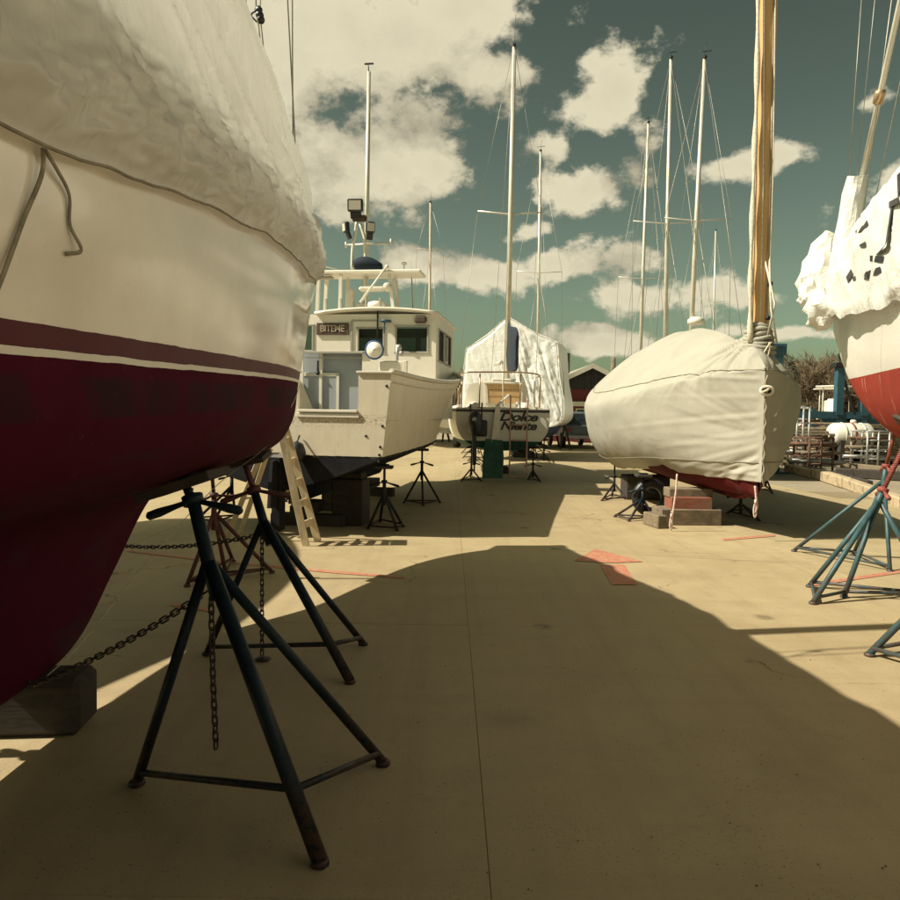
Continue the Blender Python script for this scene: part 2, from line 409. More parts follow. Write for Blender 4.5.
def left_extra(k, c, z, s):
    # old dark antifouling showing in patches under the white line
    band = k.math('MULTIPLY', k.rng(z, 1.43, 1.437), k.rng(z, 1.535, 1.52))
    mp = k.N.new('ShaderNodeCombineXYZ'); k.lk(k.math('ADD', s['Y'], k.math('MULTIPLY', s['Z'], .9)), mp.inputs[0]); k.lk(k.math('MULTIPLY', s['Z'], .25), mp.inputs[1])
    m = k.math('MULTIPLY', band, k.rng(k.noise(2.6, 4, .72, mp.outputs[0]), .43, .54))
    c = k.mix(k.math('MULTIPLY', m, .6), c, (.010, .016, .015))
    pv = k.vec((3, 1.0, 5)); m2 = k.math('MULTIPLY', k.rng(k.noise(1.2, 5, .65, pv), .56, .66), k.rng(z, 1.45, 1.40))
    c = k.mix(k.math('MULTIPLY', m2, .55), c, (.035, .022, .03))
    return c
HULL_L = mk_hull('gelcoat_cream_over_maroon', [(1.555, (.066, .0045, .017), .8), (1.572, CREAM, .3), (1.625, (.085, .006, .016), .46), (4, (.84, .785, .68), .12)], .026, .004, 0, 0, 4, extra=left_extra)
def work_extra(k, c, z, s):
    # rust weeping from the boarding sill and the seams, scuffs along the chine
    sill = k.math('MULTIPLY', k.math('MULTIPLY', k.rng(s['Z'], 1.30, 1.42), k.rng(s['Z'], 1.50, 1.47)), k.rng(s['Y'], .12, .10))
    sp = k.rng(k.noise(34, 4, .7), .50, .60); c = k.mix(k.math('MULTIPLY', sill, k.math('MULTIPLY', sp, .75)), c, (.20, .12, .06))
    dr = k.noise(1.0, 4, .7, k.vec((26, 26, .9))); c = k.mix(k.math('MULTIPLY', k.rng(dr, .60, .72), k.rng(s['Z'], 1.95, 1.2, .1, .45)), c, (.30, .22, .13))
    sc = k.rng(k.noise(11, 5, .75), .60, .68); c = k.mix(k.math('MULTIPLY', sc, k.rng(s['Z'], 1.35, .95, .05, .5)), c, (.25, .20, .14))
    return c
HULL_W = mk_hull('workboat_white', [(.97, (.014, .014, .015), .8), (4, (.71, .635, .49), .40)], .016, .012, .35, 0, 4, (.36, .30, .2), work_extra)
BOTTOM_BLACK = paint('bottom_black', (.016, .016, .018), .8, .5, 5, (.05, .03, .02), .62, spec=.18)
HULL_D = mk_hull('sloop_white_green', [(.93, (.022, .075, .055), .6), (1.575, (.72, .68, .58), .35), (1.635, (.05, .05, .055), .4), (4, (.74, .70, .60), .4)], .01, .006, .12)
HULL_C = mk_hull('catboat_red_bottom', [(1.15, (.085, .012, .012), .7), (4, (.7, .68, .6), .4)], 0, .005, .1)
def right_extra(k, c, z, s):
    pv = k.vec((2, 6, 1)); m = k.rng(k.noise(1.1, 5, .7, pv), .60, .64); return k.mix(k.math('MULTIPLY', m, k.rng(z, 1.86, 1.84, 0, .6)), c, (.55, .33, .26))
HULL_R = mk_hull('sloop_white_red', [(1.86, (.30, .048, .032), .6), (4, (.74, .70, .61), .28)], .012, .003, .05, extra=right_extra)
HULL_B = mk_hull('distant_sloop_blue', [(1.2, (.05, .08, .14), .6), (4, (.7, .68, .6), .4)], 0, .006, .1)
def mk_plastic(name, col, rough=.35, trans=.3, scale=10, bump=.5, soil=.35, dirs=((1, 6, 1.6),), crease=None):
    k = NT(name)
    w = k.noise(scale, 4, .6, None, 1.5); n = None
    c = k.mix(k.rng(w, .35, .7), tuple(q * .93 for q in col), col)
    c = k.mix(k.rng(k.noise(2.1, 5, .7), .5, .75, 0, soil), c, (.36, .31, .21))
    c = k.mix(k.rng(k.noise(9, 5, .7), .60, .70, 0, soil * .6), c, (.30, .24, .15))
    for q, d in enumerate(dirs):                       # tension creases, thin and bright, in a couple of directions
        mp = k.N.new('ShaderNodeMapping'); mp.inputs['Scale'].default_value = d; mp.inputs['Rotation'].default_value = (.55 - .9 * q, 0, .1); k.lk(k.co.outputs['Object'], mp.inputs['Vector'])
        st = k.noise(1.6, 4, .55, mp.outputs[0], .8); rg = k.math('ABSOLUTE', k.math('SUBTRACT', st, .5)); n = k.bump(k.rng(rg, 0, .10, 1, 0), crease or bump * .55, .020, n)
    n = k.bump(w, bump * .8, .015, n)
    k.done(c, k.rng(w, .3, .7, rough, rough + .15), 0, n)
    if trans > 0:
        tr = k.N.new('ShaderNodeBsdfTranslucent'); k.val(tr.inputs['Color'], c)
        ms = k.N.new('ShaderNodeMixShader'); ms.inputs[0].default_value = trans
        k.lk(k.b.outputs[0], ms.inputs[1]); k.lk(tr.outputs[0], ms.inputs[2]); k.lk(ms.outputs[0], k.out.inputs['Surface'])
    return k.m
TARP = mk_plastic('white_plastic_sheet', (.88, .87, .83), .14, .55, 5, .08, .14, ((1, 3.2, .5), (1, 2.6, .45)), .22)
WRAP = mk_plastic('white_shrink_wrap', (.82, .81, .76), .35, .12, 6, .35, .08)
WRAP2 = mk_plastic('white_shrink_wrap_bow', (.80, .78, .71), .38, .12, 11, .40, .15, ((5, 2, 1.5), (2, 5, 3)))
def mk_canvas():
    k = NT('grey_canvas'); n = k.noise(1.1, 6, .65); sv = k.noise(1.0, 5, .65, k.vec((3, 3, .5)))
    c = k.ramp(n, [(.3, (.335, .318, .258)), (.7, (.395, .372, .302))]); c = k.mix(k.rng(sv, .52, .75, 0, .35), c, (.28, .26, .205))
    c = k.mix(k.rng(k.noise(22, 4, .7), .62, .72, 0, .2), c, (.30, .26, .19))
    nb = k.bump(k.noise(160, 2, .5), .15, .003); nb = k.bump(k.noise(2.5, 5, .6, None, .7), .30, .04, nb)
    return k.done(c, .9, 0, nb, .2)
CANVAS = mk_canvas()
STAND_BLUE = paint('stand_paint_navy', (.012, .022, .028), .42, .35, 8, (.09, .04, .02), .66, spec=.18, foot=True)
STAND_RUST = paint('stand_rusty_red', (.075, .020, .019), .7, .4, 8, (.13, .06, .035), .55, foot=True)
STAND_TEAL = paint('stand_paint_teal', (.030, .078, .084), .5, .35, 9, (.17, .06, .03), .60, foot=True)
STAND_DARK = paint('stand_paint_black', (.018, .022, .024), .55, .4, 8, (.08, .04, .02), .62, spec=.18, foot=True)
SCREW_RED = paint('screw_red_oxide', (.24, .05, .035), .7, .35, 12, (.12, .05, .03), .52)
CHAIN = paint('chain_steel', (.05, .045, .04), .45, .4, 30, (.10, .05, .03), .55, .1, .6)
GALV = paint('galvanised_steel', (.36, .35, .32), .45, .2, 14, (.2, .12, .07), .66, .1, .5)
ALU = paint('mast_aluminium', (.62, .58, .48), .35, .12, 4, None, .5, .05, .3)
WIRE = paint('stay_wire', (.30, .28, .23), .4, .2, 10, None, .5, .05, .5)
ROPE = paint('rope_pale', (.62, .55, .42), .9, .25, 30)
ROPE_D = paint('rope_dull', (.25, .22, .16), .9, .3, 30)
ROPE_P = paint('rope_pinkish', (.62, .46, .40), .9, .25, 30)
TIMBER = wood('timber_grey', (.13, .10, .062), (.25, .19, .12), (4, 26, 26), .85, (.10, .08, .055))
TIMBER_D = wood('timber_dark', (.028, .023, .018), (.06, .047, .034), (5, 20, 20), .9)
TIMBER_R = wood('timber_red_painted', (.20, .058, .035), (.27, .10, .06), (5, 20, 20), .8, (.2, .12, .08))
LADDER = wood('ladder_pine', (.52, .42, .26), (.66, .54, .36), (16, 16, 3), .7, (.40, .32, .21))
SPRUCE = wood('mast_spruce', (.50, .29, .115), (.66, .41, .18), (7, 7, .6), .42)
PLY = wood('hatch_wood', (.50, .31, .13), (.62, .41, .20), (6, 2, 14), .5)
WHITE = paint('white_paint', (.72, .67, .56), .42, .07, 3)
WHITE_W = paint('white_paint_weathered', (.62, .575, .475), .55, .12, 3, (.38, .30, .2), .68)
GREYBLUE = paint('grey_blue_paint', (.30, .325, .34), .5, .10, 2)
GREYTRIM = paint('grey_trim', (.33, .31, .26), .6, .1, 4)
BLACK = paint('black_plastic', (.014, .014, .015), .42, .3, 6)
NAVY = paint('navy_fabric', (.005, .013, .024), .85, .3, 7)
GREENP = paint('green_rudder_paint', (.022, .085, .06), .6, .35, 6, (.26, .24, .16), .66)
BROWN = paint('brown_board', (.075, .045, .03), .6, .3, 9)
BRASS = paint('stanchion_steel', (.52, .36, .21), .32, .15, 6, None, .5, .05, .7)
PINKST = paint('ladder_tube_rose', (.42, .24, .20), .4, .2, 6, None, .5, .05, .4)
GLASS = NT('dark_glass'); GLASS = GLASS.done((.022, .028, .03), .06, 0, None, .6)
def mk_clear():
    k = NT('window_glass'); k.done((.02, .025, .025), .04, 0, None, .6); tr = k.N.new('ShaderNodeBsdfTransparent'); tr.inputs[0].default_value = (.62, .66, .60, 1)
    ms = k.N.new('ShaderNodeMixShader'); lw = k.N.new('ShaderNodeLayerWeight'); lw.inputs[0].default_value = .25; k.lk(k.rng(lw.outputs['Fresnel'], 0, 1, .80, .15), ms.inputs[0])
    k.lk(k.b.outputs[0], ms.inputs[1]); k.lk(tr.outputs[0], ms.inputs[2]); k.lk(ms.outputs[0], k.out.inputs['Surface']); return k.m
CLEAR = mk_clear()
LENS = NT('lamp_lens'); LENS = LENS.done((.52, .49, .42), .15)
LETTER = NT('lettering_black'); LETTER = LETTER.done((.012, .012, .013), .45)
LETTER_T = NT('lettering_tan'); LETTER_T = LETTER_T.done((.38, .30, .21), .6)
BLUE_RIM = paint('blue_rim', (.03, .07, .20), .4, .2)
BLUE_ST = paint('travel_lift_blue', (.028, .085, .115), .5, .3, 4, (.16, .07, .04), .66)
MAROON = paint('maroon_car_paint', (.14, .012, .022), .25, .1, 2)

# ------------------------------------------------------------------ ground
g = MB(); g.poly([(-1500, -600, -.06), (1500, -600, -.06), (1500, 1800, -.06), (-1500, 1800, -.06)])
struct(obj('ground', g, DIRT))
ap = MB(); ap.poly([(-22, -8.2, -.005), (14.95, -8.2, -.005), (14.95, 15.9, -.005), (-22, 15.9, -.005)])
ap.poly([(-22, 15.9, -.005), (7.5, 15.9, -.005), (7.5, 46, -.005), (-22, 46, -.005)])
apron = struct(obj('concrete_apron', ap, JOINT))
slabs = {}
def slab(x0, x1, y0, y1):
    key = (round(x1 - x0, 3), round(y1 - y0, 3))
    if key not in slabs:
        m = MB(); j = .0011; m.box(((x1 - x0) / 2, (y1 - y0) / 2, -.05), (x1 - x0 - 2 * j, y1 - y0 - 2 * j, .10), None, .0018)
        slabs[key] = m.mesh('concrete_slab'); slabs[key].materials.append(CONC)
    o = bpy.data.objects.new('concrete_slab', slabs[key]); COL.objects.link(o); o.parent = apron
    o.location = (x0, y0, rnd.uniform(-.0015, .0015))
xs = [.15 + 3.7 * i for i in range(-6, 5)]; ys = [8.35 + 3.05 * i for i in range(-5, 13)]
for i in range(len(xs) - 1):
    for j in range(len(ys) - 1):
        if ys[j + 1] > 15.9 and xs[i + 1] > 9: continue
        slab(xs[i], xs[i + 1], ys[j], ys[j + 1])
def painted(name, polys, z=.005):
    m = MB()
    for P in polys: m.poly([(*PXG(x, y)[:2], z) for (x, y) in P])
    return obj(name, m, ROADRED, apron)
painted('painted_arrow', [[(596, 549), (643, 562), (618, 563), (600, 563), (574, 561)], [(600, 565), (624, 565), (637, 585), (612, 585)]])
painted('painted_line', [[(806, 584.5), (900, 570.5), (900, 573.5), (812, 586.5)]])
painted('painted_line', [[(128, 550.5), (200, 559), (330, 571), (405, 577), (405, 579), (330, 573.2), (200, 560.8), (128, 552)]])
painted('painted_line', [[(722, 539), (775, 534.5), (775, 536.5), (724, 541)]])
painted('painted_line', [[(172, 604), (215, 610), (212, 612.5), (170, 606)]])

# ------------------------------------------------------------------ generic boat pieces
def hull_parts(C, ru, rv, deck=True, transom=True):
    """C: stations (stern to bow) x points (keel to sheer) x (x, y, z), starboard half"""
    H = loft(C, ru, rv); H[..., 0] = np.maximum(H[..., 0], 0.0)
    Mi = H.copy(); Mi[..., 0] *= -1
    full = np.concatenate([Mi[:, ::-1], H[:, 1:]], 1)
    m = MB(); m.grid(full)
    if transom:
        S = full[0]; c = S[0] * .5 + S[-1] * .5; V = [c] + list(S); m.add(V, [(0, i, i + 1) for i in range(1, len(S))], False)
    d = MB()
    if deck:
        A = Mi[:, -1]; B = H[:, -1]; cols = []
        for t in np.linspace(0, 1, 9): q = A * (1 - t) + B * t; q = q.copy(); q[:, 2] += .06 * (1 - (2 * t - 1) ** 2) - .01; cols.append(q)
        d.grid(np.stack(cols, 1))
    return m, d, H
def half(y, pts, dy=None): return [(x, y + (dy[i] if dy else 0), z) for i, (x, z) in enumerate(pts)]

def make_stand(label, feet, collar, top, pad, padn, mat, screw=None, main=None, handle=None, padsize=(.30, .26), r=.024, mid=.42, group='boat stands propping up the hulls', padmat=None):
    """tripod boat stand: feet on the ground, legs to a collar, a screw post up to a tilted pad"""
    screw = screw or mat; feet = [np.array(f, float) for f in feet]; collar = np.array(collar, float); top = np.array(top, float); pad = np.array(pad, float)
    c = sum(feet) / len(feet); t = thing('boat_stand', label, 'boat stand', (c[0], c[1], 0), 0, group)
    ax = nrm(top - collar)
    for i, f in enumerate(feet):
        m = MB(); q = f.copy(); q[2] = r * .6
        e = collar + nrm(f - collar) * .015
        m.tube([q, q * .5 + e * .5, e], [r * (1.25 if i == main else .92)] * 3, 10)
        m.lathe([(r * 1.25, 0), (r * 1.45, .004), (r * 1.3, .02)], (q[0], q[1], 0.0), n=10)
        obj('leg', m, mat, t, True)
    n = len(feet)
    for i in range(n):
        j = (i + 1) % n
        if n == 2: break
        if main is not None and main not in (i, j): continue
        def at(a): 
            f = feet[a].copy(); f[2] = .03
            fr = .20 if (main is not None and a == main) else .025
            return f * (1 - fr) + collar * fr
        m = MB(); m.tube([at(i), at(j)], r * .62, 8); obj('base_bar', m, mat, t, True)
    m = MB(); m.tube([collar - ax * .16, collar, top], [r * 1.25, r * 1.25, r * 1.15], 12); obj('post', m, mat, t, True)
    m = MB(); m.tube([top - ax * .03, pad - nrm(padn) * -.02], r * .8, 12)
    # thread rings
    L = np.linalg.norm(pad - top); k = int(L / .022)
    for q in range(1, max(k, 1)): m.lathe([(r * .8, -.004), (r * .95, 0), (r * .8, .004)], top + nrm(pad - top) * (q * .022), nrm(pad - top), 10)
    obj('screw', m, screw, t, True)
    hd = nrm(handle if handle is not None else np.cross(ax, (.2, 1, .1)))
    m = MB(); m.lathe([(r * 1.2, -.022), (r * 1.9, -.018), (r * 1.9, .018), (r * 1.2, .022)], top, ax, 12)
    for s in (-1, 1):
        d = nrm(hd * s - np.array([0, 0, .28])); a = top + d * r * 1.6
        m.tube([a, a + d * .05, a + d * .12, a + d * .165, a + d * .175], [r * .45, r * .55, r * .85, r * .8, r * .35], 10)
    obj('handle', m, screw, t, True)
    z = nrm(padn); x = nrm(np.cross((0, 1, 0), z)); y = np.cross(z, x)
    m = MB(); m.box(pad - z * .02, (padsize[0], padsize[1], .036), np.stack([x, y, z], 1), .004)
    pd = obj('pad', m, padmat or TIMBER_D, t, True)
    m = MB(); m.box(pad + z * .012, (.12, .10, .012), np.stack([x, y, z], 1)); obj('pad_plate', m, screw, pd, True)
    return t
def chain_mb(P, link=.042, r=.0042):
    P = [np.array(p, float) for p in P]; m = MB()
    seg = [np.linalg.norm(P[i + 1] - P[i]) for i in range(len(P) - 1)]; tot = sum(seg); n = int(tot / (link * .74)); k = 0
    cum = np.concatenate([[0], np.cumsum(seg)])
    def at(s):
        i = min(np.searchsorted(cum, s, 'right') - 1, len(seg) - 1); u = (s - cum[i]) / seg[i]; return P[i] * (1 - u) + P[i + 1] * u, nrm(P[i + 1] - P[i])
    for q in range(n):
        c, t = at((q + .5) * tot / n); a = nrm(np.cross(t, (.3, .9, .2))); b = np.cross(t, a)
        w = a if q % 2 else b; hl = link / 2 - .008; hw = .011; pts = []
        for e in range(10):
            an = 2 * pi * e / 10; pts.append(c + t * (math.cos(an) * .009 + (hl - .001) * (1 if math.cos(an) > 0 else -1)) + w * math.sin(an) * hw)
        m.tube(pts, r, 5, closed=True)
    return m
def sag(a, b, s, n=24):
    a = np.array(a, float); b = np.array(b, float); return [a * (1 - t) + b * t - np.array([0, 0, s * 4 * t * (1 - t)]) for t in np.linspace(0, 1, n)]
# ------------------------------------------------------------------ the maroon-bottomed sailboat beside the camera
def left_boat():
    B = thing('sailboat', 'big cream sailboat with dark maroon bottom under a wrinkled plastic sheet', 'sailboat', (-1.95, 0, 0))
    def sec(y, w, zb, kh, zs, bil=1.27, keelw=.09, fl=1.0, k1=.95):
        # nine points from keel to sheer; w = half beam at the waterline, zb = keel bottom
        g = min(k1, bil - .12)
        return half(y, [(0, zb), (keelw, zb + .01), (keelw + .02, zb + (g - zb) * .55), (.17 * w / 1.2 + .02, g), (.42 * w / 1.2, g + .14), (w * .80, bil),
                        (w * .955, bil + .17), (w, bil + .42), (w * 1.035 * fl, bil + .75), (w * 1.02 * fl, zs)])
    def fore(y, w, zb, zs, fl=1.06, dy=0):
        h = zs - zb
        return half(y, [(0, zb), (min(.03, w * .3), zb + h * .03), (w * .12 + .01, zb + h * .07), (w * .25, zb + h * .12), (w * .42, zb + h * .18), (w * .68, zb + h * .30),
                        (w * .86, zb + h * .44), (w * .98, zb + h * .60), (w * 1.08 * fl, zb + h * .80), (w * 1.18 * fl, zs)])
    C = [sec(-1.9, .55, 1.28, 0, 2.35, 1.42, .03, 1, 1.3), sec(-1.0, .85, .5, 0, 2.3, 1.34, .06), sec(0, 1.06, .26, 0, 2.3, 1.29), sec(1.3, 1.15, .26, 0, 2.32, 1.26),
         sec(2.4, 1.19, .26, 0, 2.36, 1.26), sec(3.3, 1.18, .27, 0, 2.42, 1.26), sec(3.75, 1.145, .34, 0, 2.46, 1.265), sec(4.2, 1.085, .58, 0, 2.50, 1.27, .06), sec(4.75, .985, .93, 0, 2.55, 1.29, .05, 1.02, 1.05),
         fore(5.5, .80, 1.08, 2.62), fore(6.4, .53, 1.33, 2.72), fore(7.15, .26, 1.70, 2.82), fore(7.7, .08, 2.2, 2.9), fore(8.05, .012, 2.80, 2.96)]
    m, d, H = hull_parts(C, 8, 6)
    obj('hull', m, HULL_L, B); obj('deck', d, WHITE, B)
    # plastic cover: edge low on the topsides, up over the lifelines to a ridge
    yc = [-1.9, -.6, .5, 1.35, 2.0, 2.75, 3.5, 4.2, 5.0, 5.8, 6.6, 7.4, 8.1]
    hb = [.60, .93, 1.105, 1.20, 1.232, 1.24, 1.215, 1.135, 1.025, .86, .62, .36, .14]
    ez = [2.0, 1.98, 1.97, 1.975, 2.06, 2.15, 2.21, 2.27, 2.37, 2.47, 2.58, 2.70, 2.78]
    rz = [3.9, 4.02, 4.1, 4.1, 4.1, 4.1, 4.1, 4.06, 3.98, 3.87, 3.74, 3.56, 3.40]
    G = []
    for y, w, e, r in zip(yc, hb, ez, rz):
        k = 1 if y < 7 else .8; sh = 3.05 + .12 * (r - 3.9)
        q = (r - 2.9) / 1.2; G.append([(w + .008, y, e), (w + .018, y, e + .15), (w + .012, y, e + .33), (w * .985, y, e * .4 + 2.9 * .6), (w * .94, y, 2.92), (w * .83, y, 2.9 + .34 * q), (w * .655, y, 2.9 + .60 * q), (w * .34, y, 2.9 + .93 * q), (0, y, r)])
    P = loft(G, 36, 26); Pm = P.copy(); Pm[..., 0] *= -1; F = np.concatenate([P, Pm[:, ::-1][:, 1:]], 1)
    N = gnormals(F); N *= np.where((N[..., :1] * F[..., :1] + N[..., 2:3] * (F[..., 2:3] - 2)) < 0, -1, 1)
    up = np.clip((F[..., 2] - 2.0) / 1.6, 0, 1)
    zz = F[..., 2]; yy = F[..., 1]
    def crease(slope, fq, wob, amp, seed, p=5):
        q = yy + slope * (zz - 2) + wob * fbm(np.stack([yy * 1.1 + seed, zz * .9, F[..., 0] * .5], -1), 2)
        n = vnoise(np.stack([q * fq + seed * 3.1, zz * .55 + seed, F[..., 0] * .35 + seed], -1)); return (1 - np.abs(n)) ** p * amp
    fold = crease(.35, 3.2, .12, .030, 1.7, 3) * (.2 + .8 * up) + crease(-.9, 2.0, .10, .028, 5.1, 4) * (.3 + .7 * up)
    fold2 = crease(1.8, 3.0, .2, .022, 9.4, 7) + crease(.1, 5.0, .08, .005, 12.2, 4) * up
    hemd = zz - np.interp(yy, yc, ez)
    crump = (1 - np.abs(fbm(F * np.array([6, 8, 13]) + fbm(F * 4, 2)[..., None] * 1.1, 3))) ** 2 * .034 * np.exp(-((hemd - .10) / .17) ** 2)
    puff = np.exp(-((F[..., 2] - np.interp(F[..., 1], yc, ez) - .14) / .12) ** 2) * .018
    edge = np.clip((F[..., 2] - np.interp(F[..., 1], yc, ez)) / .07, .12, 1)
    F = F + N * ((fold + fold2 + crump) * edge + puff)[..., None]
    hem = fbm(np.stack([F[..., 1] * 5, F[..., 1] * 0, F[..., 0]], -1), 3) * .010
    F[..., 2] += hem * np.clip(1 - (F[..., 2] - np.interp(F[..., 1], yc, ez)) / .2, 0, 1)
    cv = MB(); cv.grid(F); cov = obj('cover', cv, TARP, B)
    # hem rope along the lower edge
    E = F[:, 0]; h = MB(); h.tube([p + np.array([.006, 0, -.002]) for p in E[::2]], .0035, 6); obj('hem_rope', h, ROPE_D, cov)
    # lashings hanging from the hem
    def hullx(y, z):
        q = np.abs(H[..., 1] - y) * 1.0 + np.abs(H[..., 2] - z); i = np.unravel_index(np.argmin(q), q.shape); return H[i][0]
    def strap(px, D, name='lashing', w=.010):
        pts = []
        for (x, y) in px:
            p = PXD(x, y, D); q = p - np.array([-1.95, 0, 0]); q[0] = hullx(q[1], q[2]) + .012
            # put it on the hull surface along the same ray
            for _ in range(6):
                d = ray(x, y); s = (q[0] - 1.95) / d[0]; p = CAM + d * s; q = np.array([q[0], p[1], p[2]]); q[0] = hullx(q[1], q[2]) + .012
            pts.append(q)
        m = MB(); L = [np.array(p) for p in _resamp(np.array(pts), 6)]
        V = []
        for i, p in enumerate(L):
            t = nrm(L[min(i + 1, len(L) - 1)] - L[max(i - 1, 0)]); s = nrm(np.cross(t, (1, 0, 0))) * w / 2
            V.append([p - s, p + s])
        m.grid(np.array(V)); o = obj(name, m, ROPE_D, cov); q = o.modifiers.new('t', 'SOLIDIFY'); q.thickness = .003
    strap([(44, 148), (38, 175), (26, 215), (15, 245), (0, 285), (-12, 310)], 1.5)
    strap([(46, 150), (58, 170), (70, 195), (78, 225), (82, 250), (74, 254)], 1.5, w=.008)
    # slack line trailing from the bow under the hull
    m = MB()
    pts = [(p[0] + 1.95, p[1], p[2]) for p in (PXD(300, 385, 4.15), PXD(292, 405, 4.1), PXD(268, 445, 4.0), PXD(215, 487, 4.3), PXD(140, 570, 3.9), PXD(80, 645, 3.55), PXD(34, 687, 3.35))]
    m.tube(_resamp(np.array(pts), 5), .0022, 5); obj('slack_line', m, ROPE, B)
    # rig: mast out of frame, its stays cut the corner of the picture
    ms = MB(); ms.tube([(0, 4.5, 2.4), (0, 4.48, 7), (0, 4.45, 11.5)], [.075, .072, .055], 14); mast = obj('mast', ms, ALU, B)
    sp = MB(); sp.tube([(-.75, 4.4, 7.6), (0, 4.48, 7.65), (.75, 4.4, 7.6)], .02, 8); obj('spreader', sp, ALU, mast)
    w = MB(); w.tube([(0, 8.0, 2.95), (0, 4.46, 11.4)], .005, 6); obj('forestay', w, WIRE, B)
    for s in (-1, 1):
        w = MB(); w.tube([(s * 1.10, 4.2, 2.5), (s * .76, 4.4, 7.6), (s * .05, 4.45, 11.3)], .004, 6); obj('shroud', w, WIRE, B)
    def loc(x, y, D): p = PXD(x, y, D); return (p[0] + 1.95, p[1], p[2])
    w = MB(); w.tube([loc(293, 138, 4.6), loc(292.5, 60, 4.62), loc(292, -140, 4.7)], .0042, 6); obj('stay', w, WIRE, B)
    w = MB(); w.tube([loc(246, 40, 4.1), loc(244, -120, 4.1)], .006, 6); obj('stay', w, WIRE, B)
    w = MB(); w.tube([loc(254, -80, 4.2), loc(256, 8, 4.2), loc(259, 30, 4.15), loc(262, 62, 4.1)], .0045, 6); w.tube([loc(262, -60, 4.2), loc(260, 14, 4.2), loc(266, 72, 4.1)], .0035, 6); tk = obj('tackle_line', w, ROPE_D, B)
    w = MB()
    for k in range(3):
        a = loc(258.5 + 1.2 * k, 10 + 5 * k, 4.18); w.lathe([(.008, -.011), (.021, -.008), (.021, .008), (.008, .011)], a, (.3 - .3 * k, 1, .2 * k), 12); 
    w.tube([loc(251, 16, 4.18), loc(257, 22, 4.17), loc(263, 16, 4.18), loc(258, 9, 4.17), loc(252, 13, 4.18)], .006, 6, closed=True)
    obj('pulley_block', w, BLACK, tk)
    return B, H
LB, LH = left_boat()
def hull_pt(H, off, y, z):
    q = np.abs(H[..., 1] - y) + np.abs(H[..., 2] - z); i = np.unravel_index(np.argmin(q), q.shape); N = gnormals(H)[i]; N = N if N[0] > 0 else -N
    return H[i] + np.array(off), N
def lower_contact(H, off, x, y, side=1):
    """point and outward normal on the underside of a hull at lateral x (world), station y (local)"""
    off = np.array(off, float); lx = (x - off[0]) * side; N = gnormals(H); best = None
    i = np.argmin(np.abs(H[:, H.shape[1] // 2, 1] - y)); row = H[i]; j0 = int(np.argmax(row[:, 0]))
    j = min(range(0, j0 + 1), key=lambda q: abs(row[q, 0] - lx)); n = N[i, j].copy(); n = n if n[2] < 0 else -n
    p = row[j].copy(); p[0] *= side; n[0] = abs(n[0]) * side
    return p + off, nrm(n)
# timber block under the keel
m = MB(); R = np.array([[math.cos(.10), -math.sin(.10), 0], [math.sin(.10), math.cos(.10), 0], [0, 0, 1]])
m.box((-2.12, 3.45, .13), (.86, .26, .26), R, .028)
solo('keel_block', m, TIMBER_D, 'dark chamfered timber block under the keel of the maroon-bottomed sailboat', 'timber block')
m = MB(); m.box((-1.98, .7, .13), (.9, .3, .26), None, .02)
solo('keel_block', m, TIMBER_D, 'dark timber block under the aft keel of the maroon-bottomed sailboat', 'timber block')

OFFL = (-1.95, 0, 0)
p, n = lower_contact(LH, OFFL, -1.06, 3.02)
S1 = make_stand('tall navy boat stand with a slanting front leg, first beside the maroon hull', [PXG(137, 785), PXG(320, 865), PXG(383, 765)], PXD(208, 560, 2.90), PXD(193, 500, 2.97), p + n * .005, -n, STAND_BLUE, main=1, handle=(1, -.15, .1), padsize=(.30, .30), r=.0225)
p, n = lower_contact(LH, OFFL, -1.26, 4.62)
S2 = make_stand('navy boat stand behind the tallest stand, under the turn of the maroon hull', [PXG(207, 655), PXG(350, 683), PXG(363, 645)], PXD(263, 520, 4.5), PXD(254, 490, 4.55), p + n * .005, -n, STAND_BLUE, screw=STAND_RUST, main=1, handle=(1, .2, .1), r=.0225)
p, n = lower_contact(LH, OFFL, -2.12, 6.55, -1)
S3 = make_stand('rusty red boat stand under the bow of the maroon-bottomed sailboat', [PXG(187, 587), PXG(272, 573), PXG(226, 577), PXG(233, 562)], PXD(214, 512, 6.6), PXD(214, 495, 6.6), p + n * .005, -n, STAND_RUST, handle=(1, .3, .2), r=.02)
p, n = lower_contact(LH, OFFL, -2.75, 3.0, -1)
make_stand('boat stand on the far side of the maroon hull', [(-3.0, 2.6, 0), (-3.6, 3.0, 0), (-3.0, 3.4, 0)], (-2.95, 3.0, .95), (-2.85, 3.0, 1.1), p + n * .005, -n, STAND_BLUE)
for (x, y, sd) in ((-1.2, .6, 1), (-2.7, .6, -1)):
    p, n = lower_contact(LH, OFFL, x, y, sd); b = x + sd * .4
    make_stand('boat stand beside the stern of the maroon-bottomed sailboat', [(b - .3, y - .35, 0), (b + .35 * sd, y, 0), (b - .3, y + .35, 0)], (x + sd * .1, y, .9), (x + sd * .05, y, 1.05), p + n * .005, -n, STAND_BLUE)
